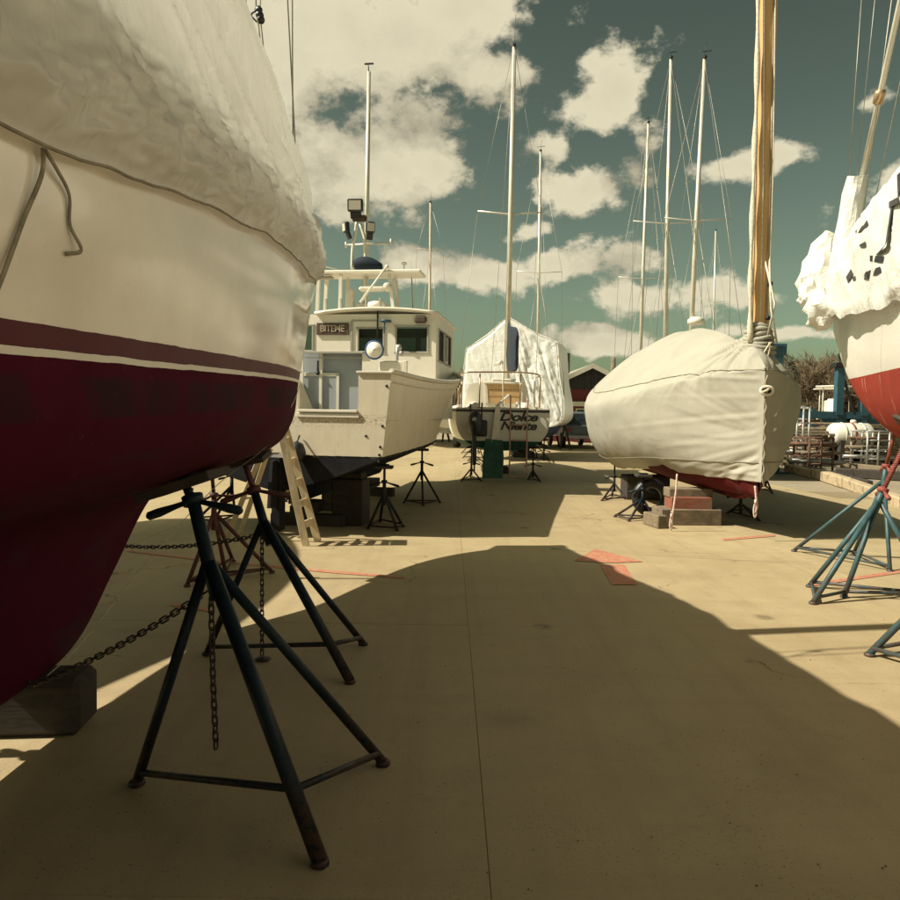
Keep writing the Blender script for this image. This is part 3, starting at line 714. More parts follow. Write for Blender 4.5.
# chains
cg = 'chains tying boat stands together'
c0 = PXD(206, 592, 2.92)
solo('chain', chain_mb(sag(c0, PXG(34, 684, .28), .03) + [np.array([-2.6, 3.45, .34])], .045), CHAIN, 'rusty chain running from the tallest stand to the keel block', 'chain', cg)
solo('chain', chain_mb([PXD(211, 597, 2.90), PXD(213, 680, 2.90), PXD(216, 748, 2.90)], .042), CHAIN, 'loose chain end hanging straight down inside the tallest stand', 'chain', cg)
solo('chain', chain_mb([PXD(262, 533, 4.5), PXD(262, 600, 4.5), PXG(262, 655, .01)], .042), CHAIN, 'chain hanging to the concrete inside the navy stand with rusty screw', 'chain', cg)
m = MB(); q = PXG(263, 660); m.lathe([(.01, 0), (.045, .004), (.05, .012), (.03, .02), (.008, .022)], (q[0], q[1], 0.0), n=14)
solo('chain_weight', m, CHAIN, 'small dark disc on the concrete at the foot of a hanging chain', 'weight')
solo('chain', chain_mb(sag(PXD(275, 531, 4.5), PXD(126, 546, 5.1), .04) + [np.array([-3.2, 5.3, .8])], .045), CHAIN, 'chain stretched level behind the stands towards the far side of the maroon keel', 'chain', cg)

# ------------------------------------------------------------------ step ladder
def step_ladder():
    D = 8.45
    fl = PXG(306, 546); fr = PXG(318, 541.5); tl = PXD(279, 421, 8.30); tr = PXD(283, 420, 8.62)
    rl = PXG(227, 538); rr = PXG(240, 534)
    t = thing('step_ladder', 'weathered pine step ladder standing open below the maroon hull beside the workboat stern', 'ladder', ((fl[0] + rl[0]) / 2, fl[1], 0))
    fl[2] = rl[2] = fr[2] = rr[2] = 0.0
    up = (1, 0, .3)
    for a, b in ((fl, tl), (fr, tr)):
        m = MB(); m.bar(a, b, .03, .082, up, .003); obj('rail', m, LADDER, t, True)
    for a, b in ((rl, tl + np.array([-.06, 0, -.03])), (rr, tr + np.array([-.06, 0, -.03]))):
        m = MB(); m.bar(a, b, .026, .06, up, .003); obj('rear_rail', m, LADDER, t, True)
    for k in range(1, 6):
        u = k / 6; a = fl * (1 - u) + tl * u; b = fr * (1 - u) + tr * u; m = MB(); m.bar(a, b, .022, .085, (0, 0, 1), .002)
        m.v = m.v; obj('step', m, LADDER, t, True)
    for u in (.35, .75):
        a = rl * (1 - u) + tl * u; b = rr * (1 - u) + tr * u; m = MB(); m.bar(a, b, .03, .02); obj('brace', m, LADDER, t, True)
    for a0, t0, r0 in ((fl, tl, rl), (fr, tr, rr)):
        a = a0 * .28 + t0 * .72; b = r0 * .28 + t0 * .72; m = MB(); m.bar(a, b, .008, .03); obj('spreader', m, GALV, t, True)
    m = MB(); m.bar(tl + np.array([-.03, -.03, .02]), tr + np.array([-.03, .03, .02]), .18, .025, (0, 0, 1), .003); obj('top_cap', m, LADDER, t, True)
step_ladder()

# ------------------------------------------------------------------ next boat in the row, beyond the maroon hull
def neighbour():
    B = thing('wrapped_boat', 'boat under a pale wrap standing on the far side of the maroon-bottomed sailboat', 'boat', (-5.7, 0, 0))
    def st(y, w, zb, zs): h = zs - zb; return half(y, [(0, zb), (w * .5, zb + h * .06), (w * .85, zb + h * .27), (w * .98, zb + h * .6), (w, zs)])
    C = [st(1.6, .9, 1.1, 2.1), st(3.5, 1.2, .85, 2.1), st(5.5, 1.25, .8, 2.15), st(7.5, .95, .9, 2.25), st(9.0, .4, 1.2, 2.35), st(10.0, .02, 1.8, 2.45)]
    m, d, H = hull_parts(C, 4, 4); obj('hull', m, HULL_B, B); obj('deck', d, WHITE, B)
    G = [[(w + .02, y, 1.9), (w + .03, y, 2.4), (w * .9, y, 2.4 + (r - 2.4) * .4), (w * .45, y, 2.4 + (r - 2.4) * .8), (0, y, r)] for y, w, r in ((1.6, .9, 2.9), (2.8, 1.1, 3.3), (3.8, 1.22, 3.85), (4.5, 1.25, 4.2), (6.0, 1.2, 4.35), (7.6, .9, 4.15), (9.0, .4, 3.7), (10.0, .05, 3.2))]
    P = loft(G, 6, 5); Q = P.copy(); Q[..., 0] *= -1; m = MB(); m.grid(np.concatenate([P, Q[:, ::-1][:, 1:]], 1)); m.poly(np.concatenate([P[0], Q[0, ::-1][1:]])); obj('shrink_wrap', m, WRAP, B)
    m = MB(); m.prism([(-.08, 3.6, .95), (-.08, 6.6, .95), (-.07, 6.0, .2), (-.07, 4.0, .2)], (.16, 0, 0)); obj('keel', m, BOTTOM_BLACK, B)
    for sx in (-1, 1):
        for yy in (3.2, 6.8): m = MB(); m.bar((sx * .85, yy, 1.05), (sx * 1.2, yy, 0), .09, .09); obj('cradle_post', m, TIMBER_D, B)
    m = MB(); m.box((0, 5, .1), (.6, 2.6, .2), None, .02); obj('cradle_sill', m, TIMBER_D, B)
neighbour()
def text_mesh(s, size, depth=.002, shear=0.0, offset=0.0, sx=1.0):
    cu = bpy.data.curves.new('lettering', 'FONT'); cu.body = s; cu.size = size; cu.extrude = depth; cu.shear = shear; cu.offset = offset
    cu.align_x = 'CENTER'; cu.align_y = 'CENTER'; cu.space_character = .92
    o = bpy.data.objects.new('tmp', cu); COL.objects.link(o); dg = bpy.context.evaluated_depsgraph_get(); dg.update()
    me = bpy.data.meshes.new_from_object(o.evaluated_get(dg)); bpy.data.objects.remove(o); me.transform(Matrix.Diagonal((sx, 1, 1, 1)))
    return me
def put_text(me, mat, parent, pos, xdir, updir, name='lettering'):
    x = nrm(xdir); z = np.cross(x, nrm(updir)); y = np.cross(z, x)
    Mx = Matrix(((x[0], y[0], z[0], pos[0]), (x[1], y[1], z[1], pos[1]), (x[2], y[2], z[2], pos[2]), (0, 0, 0, 1)))
    me.transform(Mx); me.materials.clear(); return obj(name, me, mat, parent)

# ------------------------------------------------------------------ the white workboat
def workboat():
    th = math.radians(8.0); cor = PXD(391, 400, 8.95)
    cx = cor[0] - 1.40 * math.cos(th); cy = cor[1] + 1.40 * math.sin(th)
    B = thing('workboat', 'white wooden workboat with black bottom, pilothouse and BITEME sign', 'workboat', (cx, cy, 0), -th)
    inv = np.array([[math.cos(th), -math.sin(th)], [math.sin(th), math.cos(th)]])
    def lx(x, y, s):                                  # photo pixel -> local point on the cross plane at station s
        n = np.array([math.sin(th), math.cos(th), 0]); d = ray(x, y); q = np.array([cx, cy, 0]) + n * s
        t = np.dot(q - CAM, n) / np.dot(d, n); w = CAM + d * t - np.array([cx, cy, 0]); l = inv @ w[:2]; return np.array([l[0], l[1], w[2]])
    # topsides: chine to sheer (no sheer at the cut-out transom)
    sheer = [(0, 1.40, 2.0), (1.6, 1.48, 1.99), (3.2, 1.54, 2.02), (4.8, 1.56, 2.10), (6.2, 1.46, 2.22), (7.5, 1.12, 2.40), (8.6, .58, 2.56), (9.45, .02, 2.70)]
    chine = [(0, 1.30, .96), (1.6, 1.34, .97), (3.2, 1.32, .99), (4.8, 1.18, 1.03), (6.1, .88, 1.10), (7.2, .48, 1.22), (8.1, .16, 1.38), (8.75, .005, 1.55)]
    C = []
    for (ys_, xs_, zs_), (yc, xc, zc) in zip(sheer, chine):
        row = []
        for k, u in enumerate((0, .3, .6, .85, 1)):
            fl = u ** (1.0 if ys_ < 3 else 1.25); row.append((xc + (xs_ - xc) * fl, yc + (ys_ - yc) * u, zc + (zs_ - zc) * u))
        C.append(row)
    H = loft(C, 6, 5); sd = None
    for s, nm in ((1, 'topside'), (-1, 'topside')):
        Q = H.copy(); Q[..., 0] *= s; m = MB(); m.grid(Q); Qi = Q.copy(); Qi[..., 0] -= s * np.minimum(.05, np.abs(Q[..., 0])); Qi[0, :, 1] += .06; m.grid(Qi); o = obj(nm, m, HULL_W, B)
        # sheer rail cap and rub rail following the hull
        m = MB(); m.tube([p + np.array([0, 0, .012]) for p in Q[:, -1]], .034, 8); obj('rail_cap', m, WHITE_W, o)
        m = MB(); j = int(H.shape[1] * .80); m.tube([p * np.array([1, 1, 1]) + np.array([s * .004, 0, 0]) for p in Q[:, j]], .011, 6); obj('rub_strip', m, WHITE_W, o)
        if s > 0: sd = o
    # bottom: chine down to keel line
    keel = [(0, .52), (1.6, .50), (3.2, .52), (4.8, .58), (6.1, .68), (7.2, .90), (8.1, 1.2), (8.76, 1.5)]
    bt = []
    for (yc, xc, zc), (yk, zk) in zip(chine, keel): bt.append([(0, yk, zk), (xc * .5, yk, zk + (zc - zk) * .42), (xc * .985, yc, zc - .004)])
    Hb = loft(bt, 6, 4); Mi = Hb.copy(); Mi[..., 0] *= -1; m = MB(); m.grid(np.concatenate([Mi[:, ::-1], Hb[:, 1:]], 1))
    # black transom under the white
    m.poly([(-1.29, .0, .96), (-.65, 0, .70), (0, 0, .52), (.65, 0, .70), (1.29, 0, .96)])
    bot = obj('bottom', m, BOTTOM_BLACK, B)
    m = MB(); m.prism([(-.05, .5, .54), (-.05, 6.2, .66), (-.05, 5.2, .38), (-.05, .5, .32)], (.1, 0, 0)); obj('keel', m, BOTTOM_BLACK, B)
    m = MB(); m.prism([(-.02, -.30, .36), (-.02, .06, .36), (-.02, .04, .92), (-.02, -.22, .92)], (.04, 0, 0)); obj('rudder', m, BOTTOM_BLACK, B)
    m = MB(); m.lathe([(.04, 0), (.06, .03), (.06, .12), (.02, .18)], (0, .42, .52), (0, -1, 0), 14)
    for k in range(4):
        a = k * pi / 2 + .4; c, s_ = math.cos(a), math.sin(a); m.prism([(.05 * c, .36, .52 + .05 * s_), (.2 * c - .08 * s_, .34, .52 + .2 * s_ + .08 * c), (.26 * c, .36, .52 + .26 * s_), (.2 * c + .06 * s_, .40, .52 + .2 * s_ - .06 * c)], (0, .012, 0))
    obj('propeller', m, BRASS, B)
    # transom in pieces round the boarding cut-out
    a = lx(298, 412, 0); b = lx(358, 412, 0); zo = a[2]; xl, xr = a[0], b[0]
    ev = (.026, 0, 0)
    def tx(z): return 1.30 + (z - .96) * .10 / 1.04
    m = MB()
    m.prism([(-tx(.96), 0, .955), (tx(.96), 0, .955), (tx(zo), 0, zo), (-tx(zo), 0, zo)], (0, .06, 0))
    m.prism([(xr, 0, zo), (tx(zo), 0, zo), (tx(2.0), 0, 1.985), (xr, 0, 1.975)], (0, .06, 0))
    m.prism([(-tx(zo), 0, zo), (xl, 0, zo), (xl, 0, 1.975), (-tx(2.0), 0, 1.985)], (0, .06, 0))
    obj('transom', m, HULL_W, B)
    m = MB(); m.box(((xl + xr) / 2, .03, zo + .018), (xr - xl - .01, .13, .035), None, .006); m.box(((xl + xr) / 2, -.012, zo - .035), (xr - xl + .03, .02, .05), None, .004); obj('sill', m, WHITE, B)
    m = MB(); m.box(((xr + tx(2)) / 2, .03, 1.995), (tx(2) - xr + .04, .11, .03), None, .006); m.box(((xl - tx(2)) / 2, .03, 1.995), (tx(2) + xl + .04, .11, .03), None, .006); obj('transom_cap', m, WHITE_W, B)
    m = MB()
    for (x, y) in ((366, 436), (387, 426), (385, 447), (385, 455), (397, 386), (386, 462)): 
        q = lx(x, y, 0); m.lathe([(.014, 0), (.017, .004), (.012, .009)], (q[0] if q[0] < tx(q[2]) - .03 else tx(q[2]) - .04, 0, q[2]), (0, -1, 0), 10)
    obj('fitting', m, BLACK, B)
    # deck
    m = MB(); m.poly([(-1.36, .06, 1.42), (1.36, .06, 1.42), (1.44, 3.2, 1.42), (1.40, 5.6, 1.42), (-1.40, 5.6, 1.42), (-1.44, 3.2, 1.42)]); obj('deck', m, GREYTRIM, B)
    top = H[:, -1]; fd = [p for p in top if p[1] > 5.2]; A = np.array(fd); Bm = A.copy(); Bm[:, 0] *= -1
    m = MB(); m.grid(np.stack([Bm + np.array([.04, 0, -.03]), (A + Bm) / 2 + np.array([0, 0, .05]), A + np.array([-.04, 0, -.03])], 1)); obj('foredeck', m, WHITE_W, B)
    # pilothouse
    S = 5.0; S2 = 7.35; hz = lx(436, 314, S)[2]; hw = lx(436, 340, S)[0]
    z0 = 1.42
    wl = MB()
    # aft wall with door opening and windows as real openings: built from panels
    def rect(x0, x1, za, zb, y=S, t=.05): wl.box(((x0 + x1) / 2, y + t / 2, (za + zb) / 2), (x1 - x0, t, zb - za))
    wR = (lx(396, 340, S)[0], lx(428, 340, S)[0], lx(412, 352.5, S)[2], lx(412, 326, S)[2])
    wD = (lx(358, 340, S)[0], lx(384, 340, S)[0], lx(370, 352, S)[2], lx(370, 328, S)[2])
    wL = (lx(300, 340, S)[0], lx(313, 340, S)[0], lx(310, 351, S)[2], lx(310, 325, S)[2])
    dr = (lx(303, 370, S)[0], lx(362, 370, S)[0]); dz = lx(330, 353, S)[2]
    xsn = sorted({-hw, hw, *dr, wR[0], wR[1], wD[0], wD[1], wL[0], wL[1]}); 
    def solid_col(x0, x1):
        xm = (x0 + x1) / 2; cuts = []
        if dr[0] < xm < dr[1]: cuts.append((z0, dz))
        for w in (wR, wD, wL):
            if w[0] < xm < w[1]: cuts.append((w[2], w[3]))
        z = z0
        for (a, b) in sorted(cuts):
            if a > z + .002: rect(x0, x1, z, a)
            z = max(z, b)
        rect(x0, x1, z, hz)
    for i in range(len(xsn) - 1):
        if xsn[i + 1] - xsn[i] > .003: solid_col(xsn[i], xsn[i + 1])
    obj('aft_wall', wl, WHITE, B)
    def window(w, name='window'):
        fr = MB(); x0, x1, za, zb = w; e = .035
        for (c, sz) in ((((x0 + x1) / 2, S - .004, za), (x1 - x0 + 2 * e, .03, e)), (((x0 + x1) / 2, S - .004, zb), (x1 - x0 + 2 * e, .03, e)), ((x0, S - .004, (za + zb) / 2), (e, .03, zb - za - e)), ((x1, S - .004, (za + zb) / 2), (e, .03, zb - za - e))): fr.box(c, sz, None, .006)
        o = obj(name, fr, GREYTRIM, B); pn = MB(); pn.box(((x0 + x1) / 2, S + .03, (za + zb) / 2), (x1 - x0 + .01, .008, zb - za + .01)); obj('pane', pn, CLEAR, o); return o
    window(wR); window(wD); window(wL)
    # grey-blue bulkhead with sliding door, set back in the doorway
    m = MB(); m.box(((dr[0] + dr[1]) / 2, S + .16, (z0 + dz) / 2), (dr[1] - dr[0] + .2, .03, dz - z0 + .1)); bk = obj('bulkhead', m, GREYBLUE, B)
    q = lx(301, 372, S); q2 = lx(338, 372, S); m = MB(); m.box(((q[0] + q2[0]) / 2, S + .115, (z0 + q[2]) / 2), (q2[0] - q[0], .04, q[2] - z0), None, .008); dpn = obj('door', m, GREYBLUE, B)
    m = MB(); xx = lx(327, 380, S)[0]; m.box((q2[0] - .03, S + .09, (z0 + q[2]) / 2), (.05, .015, q[2] - z0 - .05)); m.box(((q[0] + q2[0]) / 2, S + .09, q[2] - .04), (q2[0] - q[0] - .02, .015, .06)); obj('door_frame', m, WHITE_W, dpn)
    m = MB(); p = lx(317, 369, S); m.tube([(p[0], S + .05, p[2] + .16), (p[0], S + .05, p[2] - .12)], .018, 8); m.lathe([(.03, 0), (.045, .03), (.03, .06)], (p[0], S + .05, p[2] - .1), (0, 0, 1), 10); obj('lamp', m, BLACK, dpn)
    m = MB(); p = lx(330, 358, S); m.box(((dr[0] + dr[1]) / 2, S - .02, dz + .01), (dr[1] - dr[0] + .06, .05, .045), None, .006); m.box(((dr[0] + dr[1]) / 2, S - .01, dz - .09), (dr[1] - dr[0] + .02, .012, .015)); obj('lintel', m, GREYTRIM, B)
    m = MB(); x = lx(351.5, 340, S)[0]; m.box((x, S - .008, (dz + hz) / 2 - .05), (.035, .03, hz - dz - .16)); x2 = lx(377, 319, S)[0]; m.box(((x + x2) / 2, S - .008, hz - .12), (x2 - x, .03, .03)); obj('door_trim', m, GREYTRIM, B)
    # side walls with two windows each
    for s in (-1, 1):
        yw = [(S + .30, S + .95), (S + 1.12, S + 1.95)]; za, zb = 2.52, hz - .24
        m = MB(); x = s * (hw - .025); ycs = [S + .05, *[q for w in yw for q in w], S2]
        for i in range(0, len(ycs) - 1):
            y0, y1 = ycs[i], ycs[i + 1]
            if i % 2 == 0: m.box((x, (y0 + y1) / 2, (z0 + hz) / 2), (.05, y1 - y0, hz - z0))
            else: m.box((x, (y0 + y1) / 2, (z0 + za) / 2), (.05, y1 - y0, za - z0)); m.box((x, (y0 + y1) / 2, (zb + hz) / 2), (.05, y1 - y0, hz - zb))
        sw = obj('side_wall', m, WHITE, B)
        for (y0, y1) in yw:
            m = MB()
            for (c, sz) in (((s * hw, (y0 + y1) / 2, za), (.03, y1 - y0 + .06, .035)), ((s * hw, (y0 + y1) / 2, zb), (.03, y1 - y0 + .06, .035)), ((s * hw, y0, (za + zb) / 2), (.03, .035, zb - za)), ((s * hw, y1, (za + zb) / 2), (.03, .035, zb - za))): m.box(c, sz, None, .005)
            o = obj('window', m, GREYTRIM, sw); m = MB(); m.box((s * (hw - .02), (y0 + y1) / 2, (za + zb) / 2), (.008, y1 - y0, zb - za)); obj('pane', m, CLEAR, o)
    m = MB(); m.box((0, S2, (z0 + 2.5) / 2), (2 * hw - .1, .05, 2.5 - z0)); m.box((0, S2 - .02, hz - .1), (2 * hw - .1, .05, .2))
    for k in range(4): m.box((-hw + .07 + k * (2 * hw - .14) / 3, S2 - .01, (2.5 + hz) / 2), (.08, .05, hz - 2.5))
    fw = obj('front_wall', m, WHITE, B); m = MB(); m.box((0, S2, 2.85), (2 * hw - .15, .008, .75)); obj('pane', m, CLEAR, fw)
    m = MB(); m.box((.35, S2 - .45, 2.05), (1.2, .7, 1.25), None, .03); obj('helm_console', m, GREYTRIM, B); m = MB(); m.box((.55, S + 1.0, 2.15), (.42, .42, .12), None, .03); m.box((.55, S + .8, 2.45), (.42, .08, .6), None, .03); m.tube([(.55, S + 1.0, 1.42), (.55, S + 1.0, 2.1)], .05, 10); obj('helm_seat', m, NAVY, B); m = MB(); m.box((hw - .35, S + .10, 2.75), (.10, .02, .55)); obj('curtain', m, GREYTRIM, B)
    m = MB(); P = []
    for y in np.linspace(S - .13, S2 + .2, 6):
        P.append([(x, y, hz + .03 + .09 * (1 - (x / (hw + .06)) ** 2) ) for x in np.linspace(-hw - .05, hw + .05, 13)])
    m.grid(P); rf = obj('roof', m, WHITE, B); md = rf.modifiers.new('t', 'SOLIDIFY'); md.thickness = .05; md.offset = -1
    # trunk cabin forward
    m = MB(); m.prism([(-.8, S2, 2.15), (.8, S2, 2.15), (.72, S2, 2.72), (-.72, S2, 2.72)], (0, 1.1, -.02)); obj('trunk_cabin', m, WHITE, B)
    # name board
    a = lx(317, 335, S); b = lx(349, 323, S); m = MB(); m.box(((a[0] + b[0]) / 2, S - .02, (a[2] + b[2]) / 2), (b[0] - a[0], .03, b[2] - a[2]), None, .005); sg = obj('name_board', m, BROWN, B)
    put_text(text_mesh('BITEME', .175, .004, 0, .0015, .92), LETTER_T, sg, ((a[0] + b[0]) / 2, S - .042, (a[2] + b[2]) / 2), (1, 0, 0), (0, 0, 1))
    # small things on the aft wall: horn box, blue-topped light, hauler plate and stand
    q = lx(421, 320, S); m = MB(); m.box((q[0], S - .06, q[2]), (.23, .12, .13), None, .03); obj('horn_box', m, BROWN, B)
    q = lx(387, 322, S); m = MB(); m.lathe([(.05, 0), (.11, .01), (.105, .04), (.03, .05)], (q[0], S - .1, q[2] - .02), n=16); m.tube([(q[0] - .02, S - .1, q[2]), (q[0] - .03, S - .1, q[2] - .22)], .012, 8); obj('deck_light', m, BLUE_ST, B)
    q = lx(378, 322, S); m = MB(); m.tube([(q[0], S - .03, q[2] + .2), (q[0], S - .03, q[2] - .32)], .016, 8); obj('conduit', m, BLACK, B)
    yp = 3.6; q = lx(374.5, 350, yp); R_ = .165
    m = MB(); m.lathe([(R_ - .012, -.012), (R_, -.006), (R_, .012), (R_ - .01, .016)], (q[0], yp, q[2]), (0, -1, 0), 32); hp = obj('pot_hauler', m, BLUE_RIM, B)
    m = MB(); m.lathe([(R_ - .016, .0), (R_ - .03, .0175), (.04, .020), (.035, .034), (.015, .036)], (q[0], yp, q[2]), (0, -1, 0), 32); obj('hauler_plate', m, WHITE, hp)
    m = MB(); m.lathe([(.018, .036), (.02, .05), (.008, .055)], (q[0], yp, q[2] + .0), (0, -1, 0), 10); obj('hub_bolt', m, BRASS, hp)
    q2 = lx(391, 365, yp + .1); m = MB(); m.box((q2[0], yp + .22, (q2[2] + 1.42) / 2 + .02), (.42, .28, q2[2] - 1.42 + .10), None, .02); obj('hauler_stand', m, WHITE_W, B)
    m = MB(); q3 = lx(396, 347, yp + .1); m.tube([(q3[0], yp + .2, q2[2]), (q3[0], yp + .2, q3[2] + .05)], .025, 8); m.lathe([(.04, 0), (.06, .03), (.04, .07)], (q3[0], yp + .2, q3[2]), (1, 0, 0), 12); m.lathe([(.03, 0), (.045, .03), (.03, .06)], (q3[0] + .08, yp + .2, q3[2] - .1), (0, -1, 0), 12); m.box((q3[0] + .1, yp + .2, q2[2] + .05), (.16, .1, .07), None, .01); obj('davit_block', m, GALV, B)
    q3 = lx(404, 360, yp); m = MB(); m.box((q3[0], yp + .1, (q3[2] + 1.45) / 2), (.08, .08, q3[2] - 1.45), None, .01); obj('rail_post', m, WHITE_W, B)
    # registration on the bow
    j = int(H.shape[1] * .83); i = int(H.shape[0] * .50)
    P0 = H[i, j]; P1 = H[i + 5, j]; upv = H[i, -1] - H[i, j]; xd = nrm(P1 - P0); nn = nrm(np.cross(xd, nrm(upv))); nn = nn if nn[0] > 0 else -nn
    put_text(text_mesh('ME 7·', .20, .003, 0, .008, 1.4), LETTER, sd, P0 + xd * .3 + nn * .016 - upv * .22, xd, upv)
    # roof gear: stub rail, rack on legs, floodlights, mast, antennas
    m = MB()
    for x in (325.5, 340.5, 365.5, 379.5): q = lx(x, 308, S + .1); m.box((q[0], S + .15, hz + .19), (.045, .045, .26), None, .008)
    obj('roof_stubs', m, GREYTRIM, rf)
    SR = S + .5; rk = MB(); za = lx(360, 272, SR)[2]; xa = lx(312, 272, SR)[0]; xb = lx(421, 272, SR)[0]
    rk.box(((xa + xb) / 2, SR + .25, za), (xb - xa, .62, .07), None, .02); rack = obj('roof_rack', rk, WHITE, B)
    for (xt, xbm) in ((319, 317), (341, 340), (389, 394)):
        for dy in (0, .5):
            p = lx(xt, 275, SR); q = lx(xbm, 309, SR); m = MB(); m.bar((p[0], SR + dy, za), (q[0], SR + dy, hz + .04), .075, .06); obj('rack_leg', m, WHITE, rack)
    m = MB(); a = lx(361, 303, SR); b = lx(388, 268, SR); m.tube([(a[0], SR - .08, a[2]), (b[0], SR - .08, b[2] + .02)], .022, 8); m.lathe([(.03, 0), (.045, .02), (.03, .05)], (b[0], SR - .08, b[2]), (0, -1, 0), 10); obj('brace', m, WHITE, rack)
    m = MB(); q = lx(375, 297, SR); m.box((q[0], SR + .2, hz + .17), (.5, .3, .08), None, .02); m.lathe([(.17, 0), (.20, .03), (.19, .11), (.10, .15)], (lx(370, 300, SR)[0] + .1, SR + .2, hz + .20), n=20); obj('radome', m, WHITE, rf)
    m = MB(); q = lx(346, 297, SR); m.box((q[0], SR + .3, hz + .35), (.16, .14, .5), None, .02); m.box((q[0] + .24, SR + .3, hz + .2), (.2, .1, .25), None, .02); obj('equipment_box', m, WHITE_W, rf)
    m = MB(); q = lx(366, 283, SR); m.box((q[0] + .1, SR + .1, q[2] - .1), (.5, .2, .09), None, .03); m.lathe([(.06, 0), (.09, .06), (.09, .1)], (q[0] + .42, SR, q[2] - .08), (.3, -1, -.2), 14); obj('searchlight', m, WHITE_W, rack)
    m = MB(); a = lx(316, 279, SR); m.box((a[0] + .15, SR + .05, za - .10), (.36, .14, .06), None, .02); obj('work_light', m, GREYTRIM, rack)
    m = MB(); q = lx(401, 262, SR); m.tube([(q[0], SR + .3, za), (q[0], SR + .3, q[2])], .012, 6); m.lathe([(.03, 0), (.055, .015), (.05, .05), (.02, .06)], (q[0], SR + .3, q[2]), n=14); obj('gps_antenna', m, WHITE, rack)
    mast = MB(); a = lx(365.5, 300, SR + .35); b = lx(369, 72, SR + .35); mast.tube([(a[0], SR + .35, hz), (a[0] * .5 + b[0] * .5, SR + .35, (hz + b[2]) / 2), (b[0], SR + .35, b[2])], [.052, .046, .036], 12); mo = obj('mast', mast, ALU, B)
    m = MB(); c = lx(346, 245, SR + .3); d = lx(391, 243, SR + .3); m.tube([(c[0], SR + .3, c[2]), (d[0], SR + .3, d[2])], .018, 8); m.tube([(d[0], SR + .3, d[2] - .05), (d[0], SR + .3, d[2] + .08)], .022, 8); m.tube([(c[0], SR + .3, c[2] - .05), (c[0], SR + .3, c[2] + .06)], .02, 8); obj('crossbar', m, ALU, mo)
    m = MB(); q = lx(369, 68, SR + .35); m.tube([(q[0], SR + .35, q[2] - .08), (q[0] - .02, SR + .35, q[2] + .1)], .01, 6); m.box((q[0], SR + .35, q[2] + .08), (.18, .02, .03)); obj('wind_vane', m, BLACK, mo)
    for k, pts in enumerate(([(352, 269), (352.5, 250), (355, 235), (356.5, 222)], [(367, 269), (365, 252), (364.5, 238), (360, 224)])):
        m = MB(); L = _resamp(np.array([(*lx(x, y, SR + .1)[[0]], SR + .1, lx(x, y, SR + .1)[2]) for x, y in pts]), 4); m.tube(L, .030, 8); obj('lamp_arm', m, WHITE, rack)
    def flood(x, y, w, h, yaw, pit):
        q = lx(x, y, SR + .05); c = np.array([q[0], SR, q[2]]); Rz = Matrix.Rotation(yaw, 3, 'Z') @ Matrix.Rotation(pit, 3, 'X'); R = np.array(Rz)
        m = MB(); m.box(c, (w, .10, h), R, .02); m.bar(c + R @ np.array([0, .02, -h / 2]), c + R @ np.array([0, .06, -h / 2 - .12]), w * .7, .05); o = obj('floodlight', m, BLACK, rack)
        m = MB(); m.box(c + R @ np.array([0, -.052, 0]), (w * .78, .012, h * .72), R); obj('lens', m, LENS, o)
    flood(356, 206, .30, .24, .05, .15); flood(347, 228, .15, .20, -.9, .1); flood(371, 228, .17, .21, .5, .1)
    m = MB(); q = lx(354, 216, SR); m.box((q[0] + .08, SR + .12, q[2] - .02), (.28, .1, .12), None, .02); obj('ballast_box', m, BROWN, rack)
    # navy bundle lashed on the rack
    a = lx(353, 262, SR); b = lx(381, 266, SR); m = MB(); n_ = 12; pts = [(a[0] + (b[0] - a[0]) * t, SR + .1, za + .15 + .03 * math.sin(5 * t)) for t in np.linspace(0, 1, n_)]
    m.tube(pts, [.05 + .09 * math.sin(pi * min(1, .12 + t * .9)) ** .6 for t in np.linspace(0, 1, n_)], 12); obj('covered_bundle', m, NAVY, rack)
    for (x, y0, y1, r) in ((413, 311, 266, .010), (399, 311, 280, .004), (412.5, 285, 262, .006)):
        a = lx(x, y0, S + 1.0); b = lx(x - 2, y1, S + 1.0); m = MB(); m.tube([a, b], r, 6); obj('antenna', m, GREYTRIM, rf)
    m = MB(); p = lx(320, 262, SR); m.tube([(p[0] - .3, SR, za + .16), (p[0], SR, za + .13), (p[0] + .35, SR, za + .06)], .012, 6); obj('rack_stay', m, WHITE, rack)
    # dark float tied against the stern
    q = lx(300, 452, 0); m = MB(); m.lathe([(.03, -.12), (.08, -.10), (.115, 0), (.08, .10), (.03, .13)], (q[0], -.12, q[2]), (0, 0, 1), 18); m.tube([(q[0], -.12, q[2] + .12), (q[0], -.02, q[2] + .2)], .012, 6); obj('float', m, BLACK, B)
    m = MB(); m.box((0, .02, .5), (.10, .2, .9)); obj('rudder_post', m, BOTTOM_BLACK, B)
    return B, lx
WB, wlx = workboat()
def bw(s, r, z=0.0):
    T = Matrix.Translation(WB.location) @ WB.rotation_euler.to_matrix().to_4x4(); return np.array(T @ Vector((r, s, z)))
